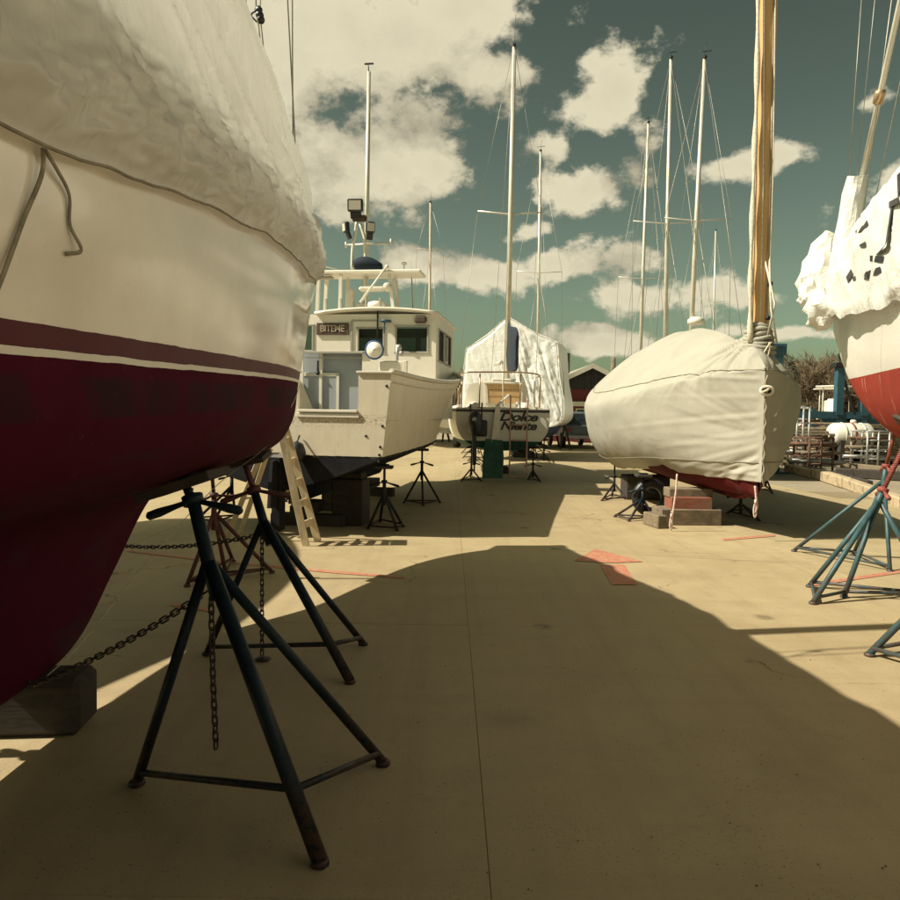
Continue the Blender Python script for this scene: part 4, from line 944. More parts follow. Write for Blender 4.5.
# cribbing under the workboat
RW = np.array(WB.rotation_euler.to_matrix())
def crib(s, r, n, label, w=.9, mat=TIMBER_D, hz_=.155, top=.32):
    k = 0; z = 0
    while z + hz_ <= top + .01:
        m = MB(); q = bw(s + rnd.uniform(-.03, .03), r, z + hz_ / 2)
        m.box(q, (w, .2, hz_) if k % 2 == 0 else (.22, w * .8, hz_), RW, .01); solo('cribbing_timber', m, mat, ('lower ', 'upper ')[k % 2] + label, 'timber', 'cribbing under the workboat'); z += hz_; k += 1
crib(.85, .1, 2, 'dark cribbing timber stacked under the stern of the workboat', 1.0); crib(2.4, .0, 2, 'dark cribbing timber stacked under the middle of the workboat'); crib(4.6, .0, 2, 'dark cribbing timber stacked under the forward keel of the workboat')
m = MB(); q = bw(1.1, .62, .31); m.box(q, (.42, .42, .62), RW, .015); solo('timber_block', m, TIMBER_D, 'dark timber block stack under the starboard stern of the workboat', 'timber block')
m = MB(); q = bw(1.1, .62, .665); m.box(q, (.36, .3, .09), RW, .015); solo('timber_block', m, TIMBER_D, 'thin timber packed between block stack and workboat bottom', 'timber block')
def simple_stand(label, feet, top, padz, mat, r=.02, group='boat stands propping up the hulls', padn=(0, 0, 1)):
    feet = [np.array([f[0], f[1], 0]) for f in feet]; top = np.array(top, float); c = top - np.array([0, 0, .14])
    return make_stand(label, feet, c, top, np.array([top[0], top[1], padz]), padn, mat, padsize=(.22, .22), r=r, group=group)
q = PXD(384, 482, 9.55)
simple_stand('dark boat stand under the starboard stern corner of the workboat', [PXG(368, 529), PXG(397, 531), PXG(403, 527), PXG(380, 522)], (q[0], q[1] + .05, q[2]), .84, STAND_DARK)
q = PXD(422, 462, 12.6)
simple_stand('dark boat stand under the forward starboard side of the workboat', [PXG(404, 503), PXG(440, 503), PXG(423, 506)], q, .93, STAND_DARK)
for s, r in ((.9, -1.0), (3.6, -1.0), (6.0, -.6)):
    q = bw(s, r); zc = .78 if s < 5 else .93
    simple_stand('boat stand on the far side of the workboat ' + {.9: 'at its stern', 3.6: 'amidships', 6.0: 'at its bow'}[s], [bw(s - .35, r - .1), bw(s + .35, r - .1), bw(s, r - .5)], (q[0], q[1], zc - .15), zc, STAND_DARK)

# ------------------------------------------------------------------ the sloop Dolce Niente
def dolce():
    c = PXG(502.5, 484); c = np.array([c[0], c[1] + .25, 0]); B = thing('sailboat', 'white sloop with green bottom and Dolce Niente lettered on its transom', 'sailboat', c, math.radians(-.6))
    def lp(x, y, s): p = PXD(x, y, c[1] + s) - c; return p
    hb = 1.04
    def st(y, w, zb, zs, fl=1.0, dy=0):
        h = zs - zb
        return half(y, [(0, zb), (w * .42, zb + h * .035), (w * .74, zb + h * .16), (w * .92, zb + h * .36), (w * 1.0, zb + h * .66), (w * fl, zs)])
    C = [st(0, 1.04, .74, 1.66), st(1.2, 1.16, .66, 1.66), st(2.8, 1.24, .60, 1.70), st(4.4, 1.08, .62, 1.78), st(5.8, .68, .76, 1.88, 1.08), st(6.8, .28, 1.0, 1.97, 1.2), st(7.5, .015, 1.5, 2.05)]
    m, d, H = hull_parts(C, 6, 6); obj('hull', m, HULL_D, B)
    # deck with a cockpit well left open
    m = MB(); z = 1.655
    A = [p for p in H[:, -1]]
    for sgn in (-1, 1):
        rows = []
        for p in A: inner = .45 if p[1] < 2.6 else 0.0; rows.append([(sgn * p[0], p[1], p[2] - .005), (sgn * max(min(inner, p[0] * .6), 0) , p[1], p[2] + .03)])
        m.grid(rows)
    dk = obj('deck', m, WHITE, B)
    m = MB(); m.box((0, 1.35, 1.15), (.9, 2.4, .03)); m.box((-.46, 1.35, 1.42), (.02, 2.4, .54)); m.box((.46, 1.35, 1.42), (.02, 2.4, .54)); m.box((0, .14, 1.42), (.9, .03, .54)); obj('cockpit_well', m, WHITE, B)
    for sgn in (-1, 1):
        m = MB(); m.prism([(sgn * .5, .5, 1.66), (sgn * .56, .5, 1.80), (sgn * .62, .5, 1.80), (sgn * .80, .5, 1.67)], (0, 2.1, .06)); obj('coaming', m, WHITE, B)
    # cabin
    yb = 2.6; m = MB(); za = lp(502, 382, yb)[2]
    P = [[(-.86, yb, 1.68), (-.74, yb, za - .08), (-.45, yb, za), (0, yb, za + .03), (.45, yb, za), (.74, yb, za - .08), (.86, yb, 1.68)], [(-.80, 4.4, 1.75), (-.66, 4.3, za - .06), (-.4, 4.3, za + .02), (0, 4.3, za + .05), (.4, 4.3, za + .02), (.66, 4.3, za - .06), (.80, 4.4, 1.75)], [(-.4, 5.8, 1.88), (-.3, 5.3, 1.98), (-.2, 5.3, 2.02), (0, 5.3, 2.03), (.2, 5.3, 2.02), (.3, 5.3, 1.98), (.4, 5.8, 1.88)]]
    m.grid(P, False); m.poly(P[0]); cab = obj('cabin', m, WHITE, B)
    a = lp(485.5, 403, yb); b = lp(520, 384, yb); m = MB(); m.prism([(a[0] + .06, yb - .03, a[2]), (b[0] - .06, yb - .03, a[2]), (b[0] - .01, yb - .03, b[2]), (a[0] + .01, yb - .03, b[2])], (0, .025, 0)); hb_ = obj('hatchboard', m, PLY, cab)
    for zz in (.35, .68):
        m = MB(); z_ = a[2] + (b[2] - a[2]) * zz; m.box(((a[0] + b[0]) / 2, yb - .034, z_), (b[0] - a[0] - .1, .004, .008)); obj('board_joint', m, BROWN, hb_)
    m = MB(); m.prism([(a[0] - .03, yb - .04, a[2]), (a[0] + .045, yb - .04, a[2]), (a[0] + .0, yb - .04, b[2]), (a[0] - .06, yb - .04, b[2])], (0, .05, 0)); m.prism([(b[0] + .03, yb - .04, a[2]), (b[0] - .045, yb - .04, a[2]), (b[0], yb - .04, b[2]), (b[0] + .06, yb - .04, b[2])], (0, .05, 0)); m.box(((a[0] + b[0]) / 2, yb - .02, b[2] + .02), (b[0] - a[0] + .16, .10, .05), None, .01); obj('hatch_frame', m, WHITE, cab)
    m = MB(); m.box(((a[0] + b[0]) / 2, yb + .4, za + .06), (.62, .8, .05), None, .015); obj('sliding_hatch', m, WHITE, cab)
    m = MB()
    for q in (-.5, .5): m.lathe([(.06, 0), (.045, .05), (.06, .06), (.055, .12), (.02, .13)], (q, yb - .35, 1.72), n=14)
    obj('winch', m, GALV, B)
    # keel and rudder
    m = MB(); m.prism([(-.06, 2.2, .66), (-.06, 4.4, .64), (-.05, 4.0, .16), (-.05, 2.5, .16)], (.12, 0, 0)); obj('keel', m, GREENP, B)
    a = lp(482, 487, -.12); b = lp(503, 442, -.12); m = MB(); yaw = .25
    P = [(a[0], -.10, .10), (b[0], -.22, .12), (b[0] + .01, -.22, .6), (b[0] - .02, -.2, b[2] + .04), (a[0] + .06, -.1, b[2] + .06), (a[0] + .01, -.1, .6)]
    m.prism(P, (.012, .05, 0)); rud = obj('rudder', m, GREENP, B)
    m = MB(); q = lp(497, 430, -.1); m.prism([(q[0] - .12, -.14, b[2] + .0), (q[0] + .05, -.14, b[2]), (q[0] + .06, -.14, 1.74), (q[0] - .04, -.14, 1.74)], (0, .045, 0)); obj('rudder_head', m, WHITE, rud)
    m = MB(); a1 = lp(498, 405, -.1); b1 = lp(509, 395, .6); m.bar((a1[0], -.15, 1.74), (b1[0], .75, b1[2]), .05, .045, (0, 0, 1), .008); obj('tiller', m, WHITE_W, rud)
    m = MB()
    for zz in (1.0, 1.45): m.box((q[0], -.06, zz), (.05, .16, .03)); m.lathe([(.018, -.03), (.018, .03)], (q[0], -.12, zz), n=8)
    obj('pintle', m, GALV, rud)
    # lettering
    t1 = text_mesh('Dolce', .262, .003, .30, .0075, 1.42); t2 = text_mesh('Niente', .258, .003, .30, .0075, 1.20)
    p1 = lp(518, 417.3, 0); p2 = lp(518, 426.2, 0)
    put_text(t1, LETTER, B, (p1[0], -.007, p1[2]), (1, 0, 0), (0, 0, 1)); put_text(t2, LETTER, B, (p2[0], -.007, p2[2]), (1, 0, 0), (0, 0, 1))
    # rub rail under the sheer
    m = MB(); m.box((0, -.015, 1.655), (2.08, .035, .04), None, .008); obj('transom_rail', m, WHITE_W, B)
    # outboard motor on a bracket
    q = lp(475, 425, -.45); x0 = q[0]
    m = MB(); prof = [(.10, .17, 1.10), (.135, .20, 1.16), (.15, .24, 1.32), (.14, .24, 1.48), (.10, .19, 1.57), (.04, .1, 1.60)]; P = []
    for (w, l, z_) in prof: P.append([(x0 + w * math.cos(a_) , -.48 + l * math.sin(a_), z_) for a_ in np.linspace(0, 2 * pi, 16, endpoint=False)])
    m.grid(P, True, True); m.poly(P[-1]); m.poly(P[0]); om = obj('outboard_motor', m, BLACK, B)
    m = MB(); m.prism([(x0 - .04, -.62, .50), (x0 - .04, -.36, .50), (x0 - .055, -.34, 1.12), (x0 - .055, -.58, 1.12)], (.09, 0, 0)); m.prism([(x0 - .012, -.66, .30), (x0 - .012, -.36, .36), (x0 - .012, -.32, .50), (x0 - .012, -.70, .52)], (.03, 0, 0)); m.lathe([(.02, 0), (.05, .08), (.05, .2), (.02, .34)], (x0, -.34, .47), (0, -1, 0), 12); obj('lower_unit', m, BLACK, om)
    m = MB(); m.box((x0 + .12, -.2, 1.22), (.32, .26, .36), None, .03); obj('motor_bracket', m, BLACK, om)
    m = MB(); m.tube([(x0 - .09, -.35, 1.5), (x0 - .1, -.3, 1.75)], .02, 8); m.tube([(x0 + .15, -.2, 1.4), (x0 + .16, -.15, 1.78)], .018, 8); obj('clamp_handle', m, BLACK, om)
    m = MB(); m.lathe([(.04, 0), (.05, .02), (.03, .03)], (x0 - .02, -.72, 1.42), (0, -1, 0), 12); obj('starter_cap', m, GALV, om)
    # folding swim ladder
    xa = lp(510, 440, -.15)[0]; xb = lp(527, 440, -.15)[0]; zb = lp(518, 477, -.15)[2]; zt = lp(518, 400, -.15)[2]
    m = MB(); r = .06
    pts = [(xa, -.02, zt + .1), (xa, -.10, zt), (xa, -.14, 1.0), (xa, -.16, zb + r), (xa + r * .3, -.16, zb + r * .3), (xa + r, -.16, zb), (xb - r, -.16, zb), (xb - r * .3, -.16, zb + r * .3), (xb, -.16, zb + r), (xb, -.14, 1.0), (xb, -.10, zt), (xb, -.02, zt + .1)]
    m.tube(pts, .017, 8); ld = obj('swim_ladder', m, PINKST, B)
    for z_ in (zb + .36, .96, 1.3): 
        m = MB(); m.tube([(xa, -.145, z_), (xb, -.145, z_)], .016, 8); obj('rung', m, PINKST, ld)
    # stern pulpit and stanchions
    def tub(P, r=.017, name='pulpit_tube', par=None):
        m = MB(); m.tube(_resamp(np.array(P), 3) if len(P) > 2 else P, r, 8); return obj(name, m, BRASS, par or B)
    L_ = lp(462, 373, 0); R_ = lp(541, 373, 0); zt = L_[2]
    pul = tub([(L_[0] - .03, 1.0, zt - .02), (L_[0], .4, zt), (L_[0] + .06, .14, zt + .02), (L_[0] + .3, .08, zt + .03), (0, .06, zt + .04), (R_[0] - .3, .08, zt + .03), (R_[0] - .06, .14, zt), (R_[0], .4, zt - .02), (R_[0] + .02, 1.0, zt - .02)], .018, 'stern_pulpit')
    for (x, y) in ((L_[0] + .0, .25), (R_[0], .25), (lp(480, 380, 0)[0], .10), (lp(521, 380, 0)[0], .10)): tub([(x, y, 1.66), (x, y, zt)], .016, 'pulpit_post', pul)
    for (x, y) in ((L_[0] - .04, 1.0), (R_[0] + .1, 1.0), (L_[0] - .08, 2.6), (R_[0] + .12, 2.6)): tub([(x, y, 1.66), (x, y, zt - .02)], .014, 'stanchion')
    for sgn in (-1, 1):
        m = MB()
        for z_ in (zt - .03, zt - .3): m.tube([(sgn * 1.05, 1.0, z_), (sgn * 1.13, 2.6, z_), (sgn * .7, 5.6, z_ + .3)], .004, 5)
        obj('lifeline', m, WIRE, B)
    # spars
    ym = 4.2; a = lp(506.5, 325, ym); b = lp(512.5, 48, ym)
    m = MB(); m.tube([(a[0] - .01, ym, za), ((a[0] + b[0]) / 2, ym - .03, (za + b[2]) / 2), (b[0], ym - .05, b[2])], [.075, .072, .055], 14); ms = obj('mast', m, ALU, B)
    sL = lp(476, 212, ym); sR = lp(540, 213.5, ym); m = MB(); m.tube([(sL[0], ym - .1, sL[2]), ((a[0] + b[0]) / 2, ym, sL[2] - .05), (sR[0], ym - .1, sR[2])], .022, 8); obj('spreader', m, ALU, ms)
    m = MB(); m.box((b[0], ym - .05, b[2] + .03), (.09, .18, .06), None, .01); m.tube([(b[0], ym, b[2]), (b[0] + .03, ym, b[2] + .9)], .005, 5); obj('masthead', m, BLACK, ms)
    for P in ([(sL[0], ym - .1, sL[2]), (b[0] - .03, ym, b[2] - .05)], [(-1.12, ym - .1, 1.75), (sL[0], ym - .1, sL[2])], [(1.12, ym - .1, 1.75), (sR[0], ym - .1, sR[2])], [(sR[0], ym - .1, sR[2]), (b[0] + .03, ym, b[2] - .05)], [(0, .1, 1.7), (b[0], ym, b[2])], [(0, 7.4, 2.05), (b[0], ym, b[2])]):
        m = MB(); m.tube(P, .006, 5); obj('stay', m, WIRE, ms)
    m = MB(); m.tube([(.03, 1.5, za + .42), (.01, ym - .06, za + .55)], .05, 10); bo = obj('boom', m, ALU, B)
    # blue sail cover flaked along the boom, climbing the mast
    P = []
    for y, w, zl, zh in ((1.45, .04, .24, 1.1), (1.6, .055, .22, 1.26), (2.3, .06, .24, 1.38), (3.0, .065, .24, 1.47), (3.6, .06, .28, 1.56), (3.95, .065, .30, 1.66), (4.10, .06, .34, 1.72), (4.16, .05, .4, 1.74)):
        x_ = a[0] + .02 - .012 * (y - 4.2); P.append([(x_ + w * math.cos(t) * (1 + .22 * math.sin(4 * t + 3 * y)), y, za + (zl + zh) / 2 + (zh - zl) / 2 * math.sin(t)) for t in np.linspace(0, 2 * pi, 18, endpoint=False)])
    m = MB(); G = _resamp(np.array(P), 4); m.grid(G, True, True); m.poly(G[0]); m.poly(G[-1]); obj('sail_cover', m, NAVY, bo)
    m = MB(); m.tube([(.03, 1.5, za + .4), (.06, .9, 1.9), (.08, .7, 1.7)], .008, 6); m.tube([(.05, 1.6, za + .42), (.02, .3, 1.7)], .007, 6); obj('mainsheet', m, ROPE, bo)
    return B, c
DB, DC = dolce()
simple_stand('rusty red boat stand under the port quarter of the Dolce Niente sloop', [PXG(461, 481.5), PXG(481, 481), PXG(470, 477)], PXD(471.5, 462, 16.9), .80, STAND_RUST)
simple_stand('dark boat stand under the starboard quarter of the Dolce Niente sloop', [PXG(528, 480), PXG(540, 482), PXG(534, 476)], PXD(533, 464, 17.2), .80, STAND_DARK)
simple_stand('dark boat stand under the starboard bow of the Dolce Niente sloop', [PXG(536, 461), PXG(553, 461.5), PXG(546, 459)], PXD(544, 450, 22.0), .84, STAND_DARK)
simple_stand('dark boat stand under the port bow of the Dolce Niente sloop', [PXG(468, 461), PXG(482, 461), PXG(475, 459)], PXD(474, 450, 22.0), .86, STAND_DARK)
m = MB(); m.box((DC[0] + .03, DC[1] + 3.2, .08), (.7, .9, .16), None, .015); solo('keel_block', m, TIMBER_D, 'flat timber block under the keel of the Dolce Niente sloop', 'timber block')

# ------------------------------------------------------------------ shrink-wrapped boat behind the sloop
def wrapped():
    D = 25.2; c = PXD(509, 400, D); c = np.array([c[0], D, 0]); B = thing('wrapped_boat', 'tall boat sealed in crinkled white shrink wrap behind the Dolce Niente sloop', 'boat', c, math.radians(-16))
    zr = PXD(505, 318, D)[2]; zs = PXD(560, 343, D)[2]; zl = PXD(463, 346, D)[2]
    def row(y, k, kz=1.0):
        return [(-.95 * k, y, 1.05), (-1.62 * k, y, 1.30), (-1.75 * k, y, 1.75), (-1.66 * k, y, 2.7 * kz), (-1.56 * k, y, zl * kz - .1), (-1.42 * k, y, zl * kz + .05), (-.8 * k, y, (zl + (zr - zl) * .48) * kz), (-.2, y, zr * kz), (.0, y, (zr + .02) * kz), (.75 * k, y, (zs + (zr - zs) * .48) * kz), (1.5 * k, y, zs * kz + .05), (1.62 * k, y, zs * kz - .12), (1.72 * k, y, 2.8 * kz), (1.88 * k, y, 1.95), (1.80 * k, y, 1.35), (1.1 * k, y, 1.05)]
    G = [row(0, .96, .99), row(.15, 1.0), row(1.6, 1.0, 1.0), row(3.6, .9, .97), row(5.6, .5, .9), row(6.8, .12, .75)]
    P = loft(G, 22, 14); N = gnormals(P); 
    f = fbm(np.stack([P[..., 0] * 2.2 + P[..., 2] * .6, P[..., 1] * 1.8, P[..., 2] * 1.1], -1), 3, True) * .022
    f2 = fbm(np.stack([P[..., 0] * 5, P[..., 1] * 4, P[..., 2] * 6], -1), 3) * .008
    P = P + N * (f + f2)[..., None]
    m = MB(); m.grid(P)
    # closed stern face, crinkled too
    S = P[0]; ctr = np.array([.05, 0, 2.6]); fan = np.stack([ctr * (1 - t) + S * t for t in np.linspace(0, 1, 70)], 0)
    rt = np.clip((fan[..., 0] + .35) / .8, .22, 1); ny = (fbm(np.stack([fan[..., 0] * 4.6 + fan[..., 2] * 1.6, fan[..., 2] * 0 + 3, fan[..., 2] * .9 - fan[..., 0] * .5], -1), 3, True) * .034 + fbm(np.stack([fan[..., 0] * 9 + fan[..., 2] * 4, fan[..., 0] * 0, fan[..., 2] * 2.4], -1), 2, True) * .02) * rt
    wt = np.linspace(0, 1, 70)[:, None]; fan[..., 1] += np.where(wt < .97, ny - .05, 0) ; m.grid(fan)
    obj('shrink_wrap', m, WRAP, B)
    def st(y, w, zb, zs_): h = zs_ - zb; return half(y, [(0, zb), (w * .45, zb + h * .06), (w * .8, zb + h * .25), (w * .97, zb + h * .6), (w, zs_)])
    C = [st(.1, 1.5, .7, 1.6), st(2, 1.55, .62, 1.6), st(4, 1.25, .66, 1.7), st(5.7, .55, .9, 1.8), st(6.7, .03, 1.4, 1.9)]
    mm, d, H = hull_parts(C, 5, 5); obj('hull', mm, HULL_B, B); m = MB(); m.prism([(-.1, 1.8, .7), (-.1, 4.2, .7), (-.1, 3.6, .2), (-.1, 2.2, .2)], (.2, 0, 0)); obj('keel', m, BOTTOM_BLACK, B)
    m = MB(); m.tube([(1.62, -.03, 3.5), (1.8, -.03, 2.9), (1.84, -.04, 2.2)], .02, 6); obj('strapping', m, ROPE_D, B)
    for x in (-1.15, 1.15):
        for y in (1.0, 4.2): simple_stand('dark boat stand under the shrink-wrapped boat', [(c[0] + x - .35, c[1] + y, 0), (c[0] + x + .35, c[1] + y - .15, 0), (c[0] + x, c[1] + y + .4, 0)], (c[0] + x * .85, c[1] + y, .72), .84 if y < 4 else .9, STAND_DARK)
    m = MB(); m.box((c[0] + .75, c[1] + 2.8, .1), (.8, 1.4, .2), None, .02); solo('keel_block', m, TIMBER_D, 'timber block under the shrink-wrapped boat', 'timber block')
wrapped()
# ------------------------------------------------------------------ canvas-covered catboat
def catboat():
    bow = PXD(764, 400, 9.35); c = np.array([bow[0], bow[1], 0]); B = thing('catboat', 'catboat under a taut grey canvas cover with red bottom and wooden mast', 'catboat', c, math.radians(-1.2))
    # local: y = distance aft of the bow, x to the right seen from the camera
    ya = [-.03, .12, .5, 1.1, 2.0, 3.2, 4.4, 5.4, 6.1, 6.55]
    hb = [.010, .15, .52, .92, 1.30, 1.47, 1.46, 1.38, 1.24, 1.08]        # half beam at the sheer
    zsh = [2.12, 2.08, 2.02, 1.93, 1.80, 1.69, 1.67, 1.73, 1.85, 2.0]
    zr = [2.14, 2.25, 2.45, 2.60, 2.84, 2.98, 3.02, 3.0, 2.98, 2.96]
    ze = [.72, .72, .725, .73, .72, .66, .58, .56, .58, .62]
    G = []
    for y, w, s, r, e in zip(ya, hb, zsh, zr, ze):
        G.append([(w * .56, y, e), (w * .74, y, e + (s - e) * .15), (w * .90, y, e + (s - e) * .42), (w * .975, y, e + (s - e) * .74), (w, y, s), (w * .93, y, s + (r - s) * .13), (w * .74, y, s + (r - s) * .37), (w * .49, y, s + (r - s) * .63), (w * .22, y, s + (r - s) * .87), (0, y, r)])
    P = loft(G, 26, 16); Pm = P.copy(); Pm[..., 0] *= -1; F = np.concatenate([P, Pm[:, ::-1][:, 1:]], 1); N = gnormals(F)
    N *= np.sign((N[..., :1] * F[..., :1] + N[..., 2:3] * (F[..., 2:3] - 1.4)) + 1e-9)
    t = F[..., 1]; near = np.exp(-(t / .95) ** 2)
    rad = np.arctan2(F[..., 2] - 1.25, t + .25); pull = fbm(np.stack([rad * 5.0, t * .4, F[..., 0] * 0 + 2], -1), 2, True) * .020 * near * np.clip(t / .25, 0, 1)
    mastf = np.exp(-(((t - .55) / .6) ** 2 + ((F[..., 2] - 2.4) / .45) ** 2)); an = np.arctan2(F[..., 2] - 2.55, t - .55)
    pull2 = fbm(np.stack([an * 5.0, F[..., 0] * 1.2, t * .4], -1), 2, True) * .045 * mastf
    soft = fbm(F * np.array([.9, .9, 1.4]), 3) * .020
    zz = F[..., 2]; lac = 0
    for zk, sl, am, ln in ((.80, .05, .016, .5), (.90, -.30, .022, .8), (1.02, -.42, .024, .9), (1.16, -.34, .020, .75), (1.34, -.22, .016, .6), (1.55, -.12, .020, 1.1), (1.78, .02, .012, .6), (2.0, .10, .018, 1.0)):
        d = zz - (zk + sl * t - .10 * t * t * sl); lac = lac + am * (np.exp(-(d / .028) ** 2) - .6 * np.exp(-((d - .05) / .03) ** 2)) * np.exp(-t / ln) * np.clip(t / .06, 0, 1)
    for tk, sl, am in ((.75, -1.3, .03), (1.0, -.8, .03), (1.35, -.45, .026), (.55, -2.2, .024)):
        d = (zz - 2.50) - sl * (t - .62) * np.clip((tk), .5, 2) * .6; lac = lac + am * np.exp(-(d / .04) ** 2) * np.exp(-np.abs(t - .62) / .7) * (zz > 1.7)
    # seams between cloth panels stand a little proud and pull the cloth
    for ys_ in (1.55, 3.0, 4.4, 5.6): lac = lac + .010 * np.exp(-((t - ys_ - .05 * np.sin(zz * 3)) / .035) ** 2) - .014 * np.exp(-((t - ys_ - .16) / .10) ** 2)
    pull = pull + lac * np.where(F[..., 0] > 0, 0, .7)
    sag_ = -.022 * np.sin(np.clip(t, 0, 6.3) * 2.3) ** 2 * np.clip((F[..., 2] - 1.7) / .8, 0, 1)
    scal = -.010 * (np.sin(t * 4.6) ** 2) * np.clip(1 - (F[..., 2] - np.interp(t, ya, ze)) / .25, 0, 1)
    F = F + N * (pull + pull2 + soft + sag_ + scal)[..., None]
    m = MB(); m.grid(F); S = F[-1]; ctr = S.mean(0) + np.array([0, .14, 0]); fan = [ctr * (1 - q) + S * q for q in np.linspace(0, 1, 8)]; m.grid(np.array(fan))
    cov = obj('canvas_cover', m, CANVAS, B); md = cov.modifiers.new('t', 'SOLIDIFY'); md.thickness = .006
    # seams: two sewn lines along the side and the laced stem
    def seam(frac, name='seam'):
        L = []
        for i in range(8, len(F) - 12, 3):
            j = int(frac * (F.shape[1] // 2)); 
            for side in (j, F.shape[1] - 1 - j):
                pass
            L.append((F[i, j] + N[i, j] * .008, F[i, F.shape[1] - 1 - j] + N[i, F.shape[1] - 1 - j] * .008))
        for k in (0, 1):
            q = MB(); q.tube([p[k] for p in L], .005, 5); obj(name, q, ROPE_D, cov)
    seam(.60); seam(.13)
    m = MB(); zz = np.linspace(.70, 2.05, 15); L = []
    for i in range(len(zz)): L.append((.015 * (-1) ** i, -.055 - .01 * (i % 2), zz[i]))
    m.tube(_resamp(np.array(L), 3), .014, 6); obj('stem_lacing', m, ROPE_D, cov)
    m = MB(); m.tube([(.075 * math.cos(t), -.075 - .012 * math.sin(2 * t), 1.86 + .052 * math.sin(t)) for t in np.linspace(0, 2 * pi, 22, endpoint=False)], .018, 8, closed=True); ey = obj('bow_fairlead', m, WHITE_W, B)
    m = MB(); m.lathe([(.055, -.01), (.055, .004)], (0, -.062, 1.86), (0, -1, 0), 18); obj('fairlead_dark_disc', m, BLACK, ey); m = MB(); m.tube([(-.06, -.09, 1.84), (.0, -.085, 1.865), (.05, -.075, 1.91)], .016, 6); obj('rope_tail', m, ROPE, ey)  # solid black disc paints the shade inside the fairlead opening
    # pale patch on the canopy
    q = np.argmin(np.abs(F[:, F.shape[1] // 2, 1] - 2.6)); j = F.shape[1] - 1 - int(.80 * (F.shape[1] // 2))
    for (i0, jj) in ((q, int(.80 * (F.shape[1] // 2))),):
        a = F[i0:i0 + 14, jj:jj + 6] + N[i0:i0 + 14, jj:jj + 6] * .012; m = MB(); m.grid(a); obj('patch', m, ROPE, cov)
    # hull under it
    def st(y, w, zb, zs_): h = zs_ - zb; return half(y, [(0, zb), (w * .35, zb + h * .07), (w * .62, zb + h * .22), (w * .84, zb + h * .5), (w * .95, zb + h * .8), (w * .97, zs_)])
    C = [st(6.3, .9, 1.0, 1.5), st(5.4, 1.32, .66, 1.48), st(4.2, 1.45, .55, 1.5), st(3.0, 1.44, .52, 1.55), st(1.9, 1.22, .48, 1.66), st(1.0, .80, .48, 1.8), st(.35, .36, .49, 1.9), st(.07, .03, .54, 2.0)]
    m, d, H = hull_parts(C, 5, 5); obj('hull', m, HULL_C, B)
    m = MB(); m.prism([(-.07, .25, .56), (-.07, 5.9, .72), (-.07, 6.0, .44), (-.07, .7, .44)], (.14, 0, 0)); obj('keel', m, HULL_C, B)
    # mast with halyards, boot and furled gear
    ym = .62; T = B.rotation_euler.to_matrix(); 
    def lo(x, y, D): p = PXD(x, y, D) - c; v = T.inverted() @ Vector(p); return np.array(v)
    a = lo(757.5, 345, c[1] + ym); b = lo(768, 0, c[1] + ym); m = MB(); d_ = (b - a); pts = [a + d_ * t for t in (-.25, 0, .4, 1.0, 1.45)]
    m.tube(pts, [.128, .125, .122, .118, .10], 18); ms = obj('mast', m, SPRUCE, B)
    for (x0, x1, r, mt) in ((749, 758.5, .012, ROPE), (752, 759.3, .008, ROPE), (765, 775, .006, WIRE), (768, 776.0, .009, ROPE), (760, 764, .010, ROPE)):
        p = lo(x0, 340, c[1] + ym - .12); q = lo(x1, -60, c[1] + ym - .12); w = MB(); w.tube([p, p * .6 + q * .4 + np.array([.02, 0, 0]), q], r, 6); obj('halyard', w, mt, ms)
    m = MB()                                            # furled sail strip hanging up the fore side
    pts = [lo(x, y, c[1] + ym - .13) for x, y in ((750, 343), (750.5, 300), (751, 260), (753, 200), (755, 140), (757, 80), (758, 0), (759, -60))]
    m.tube(_resamp(np.array(pts), 4), [.030 + .012 * math.sin(i * 1.3) for i in range(len(pts) * 4 - 3)], 8); obj('furled_jib', m, ROPE, ms)
    m = MB(); a0 = lo(757.5, 352, c[1] + ym)
    for k in range(7):
        z_ = k * .055; r_ = .20 - .012 * k + .012 * (k % 2); m.tube([a0 + np.array([r_ * math.cos(t), r_ * math.sin(t), z_ + .02 * math.sin(2 * t + k)]) for t in np.linspace(0, 2 * pi, 18, endpoint=False)], .034, 6, closed=True)
    obj('mast_boot', m, CANVAS, cov)
    m = MB(); a1 = a0 + np.array([.04, -.22, .10])
    L = [a1 + np.array([.05 * math.sin(t * 7), -.05, 0]) + np.array([-.10 + .09 * math.cos(t * 6.28), -.02, -.30 + .30 * math.sin(t * 6.28 + 1.57)]) for t in np.linspace(0, 1, 16)]
    m.tube(L, .010, 6); m.tube([a1 + np.array([0, 0, .1]), a1 + np.array([.07, -.02, .5]), a1 + np.array([-.03, .12, 1.1])], .013, 6); m.tube([a1 + np.array([.12, 0, 0]), a1 + np.array([.02, -.02, .45]), a1 + np.array([.03, .12, 1.15])], .013, 6); obj('rope_coil', m, ROPE, ms)
    m = MB(); p = lo(770, 284, c[1] + ym - .14); m.lathe([(.015, -.03), (.035, -.02), (.035, .02), (.015, .03)], p, (1, .2, 0), 12); p = lo(768, 318, c[1] + ym - .14); m.lathe([(.012, -.03), (.028, -.02), (.028, .02), (.012, .03)], p, (1, .2, 0), 12); obj('pulley_block', m, BLACK, ms)
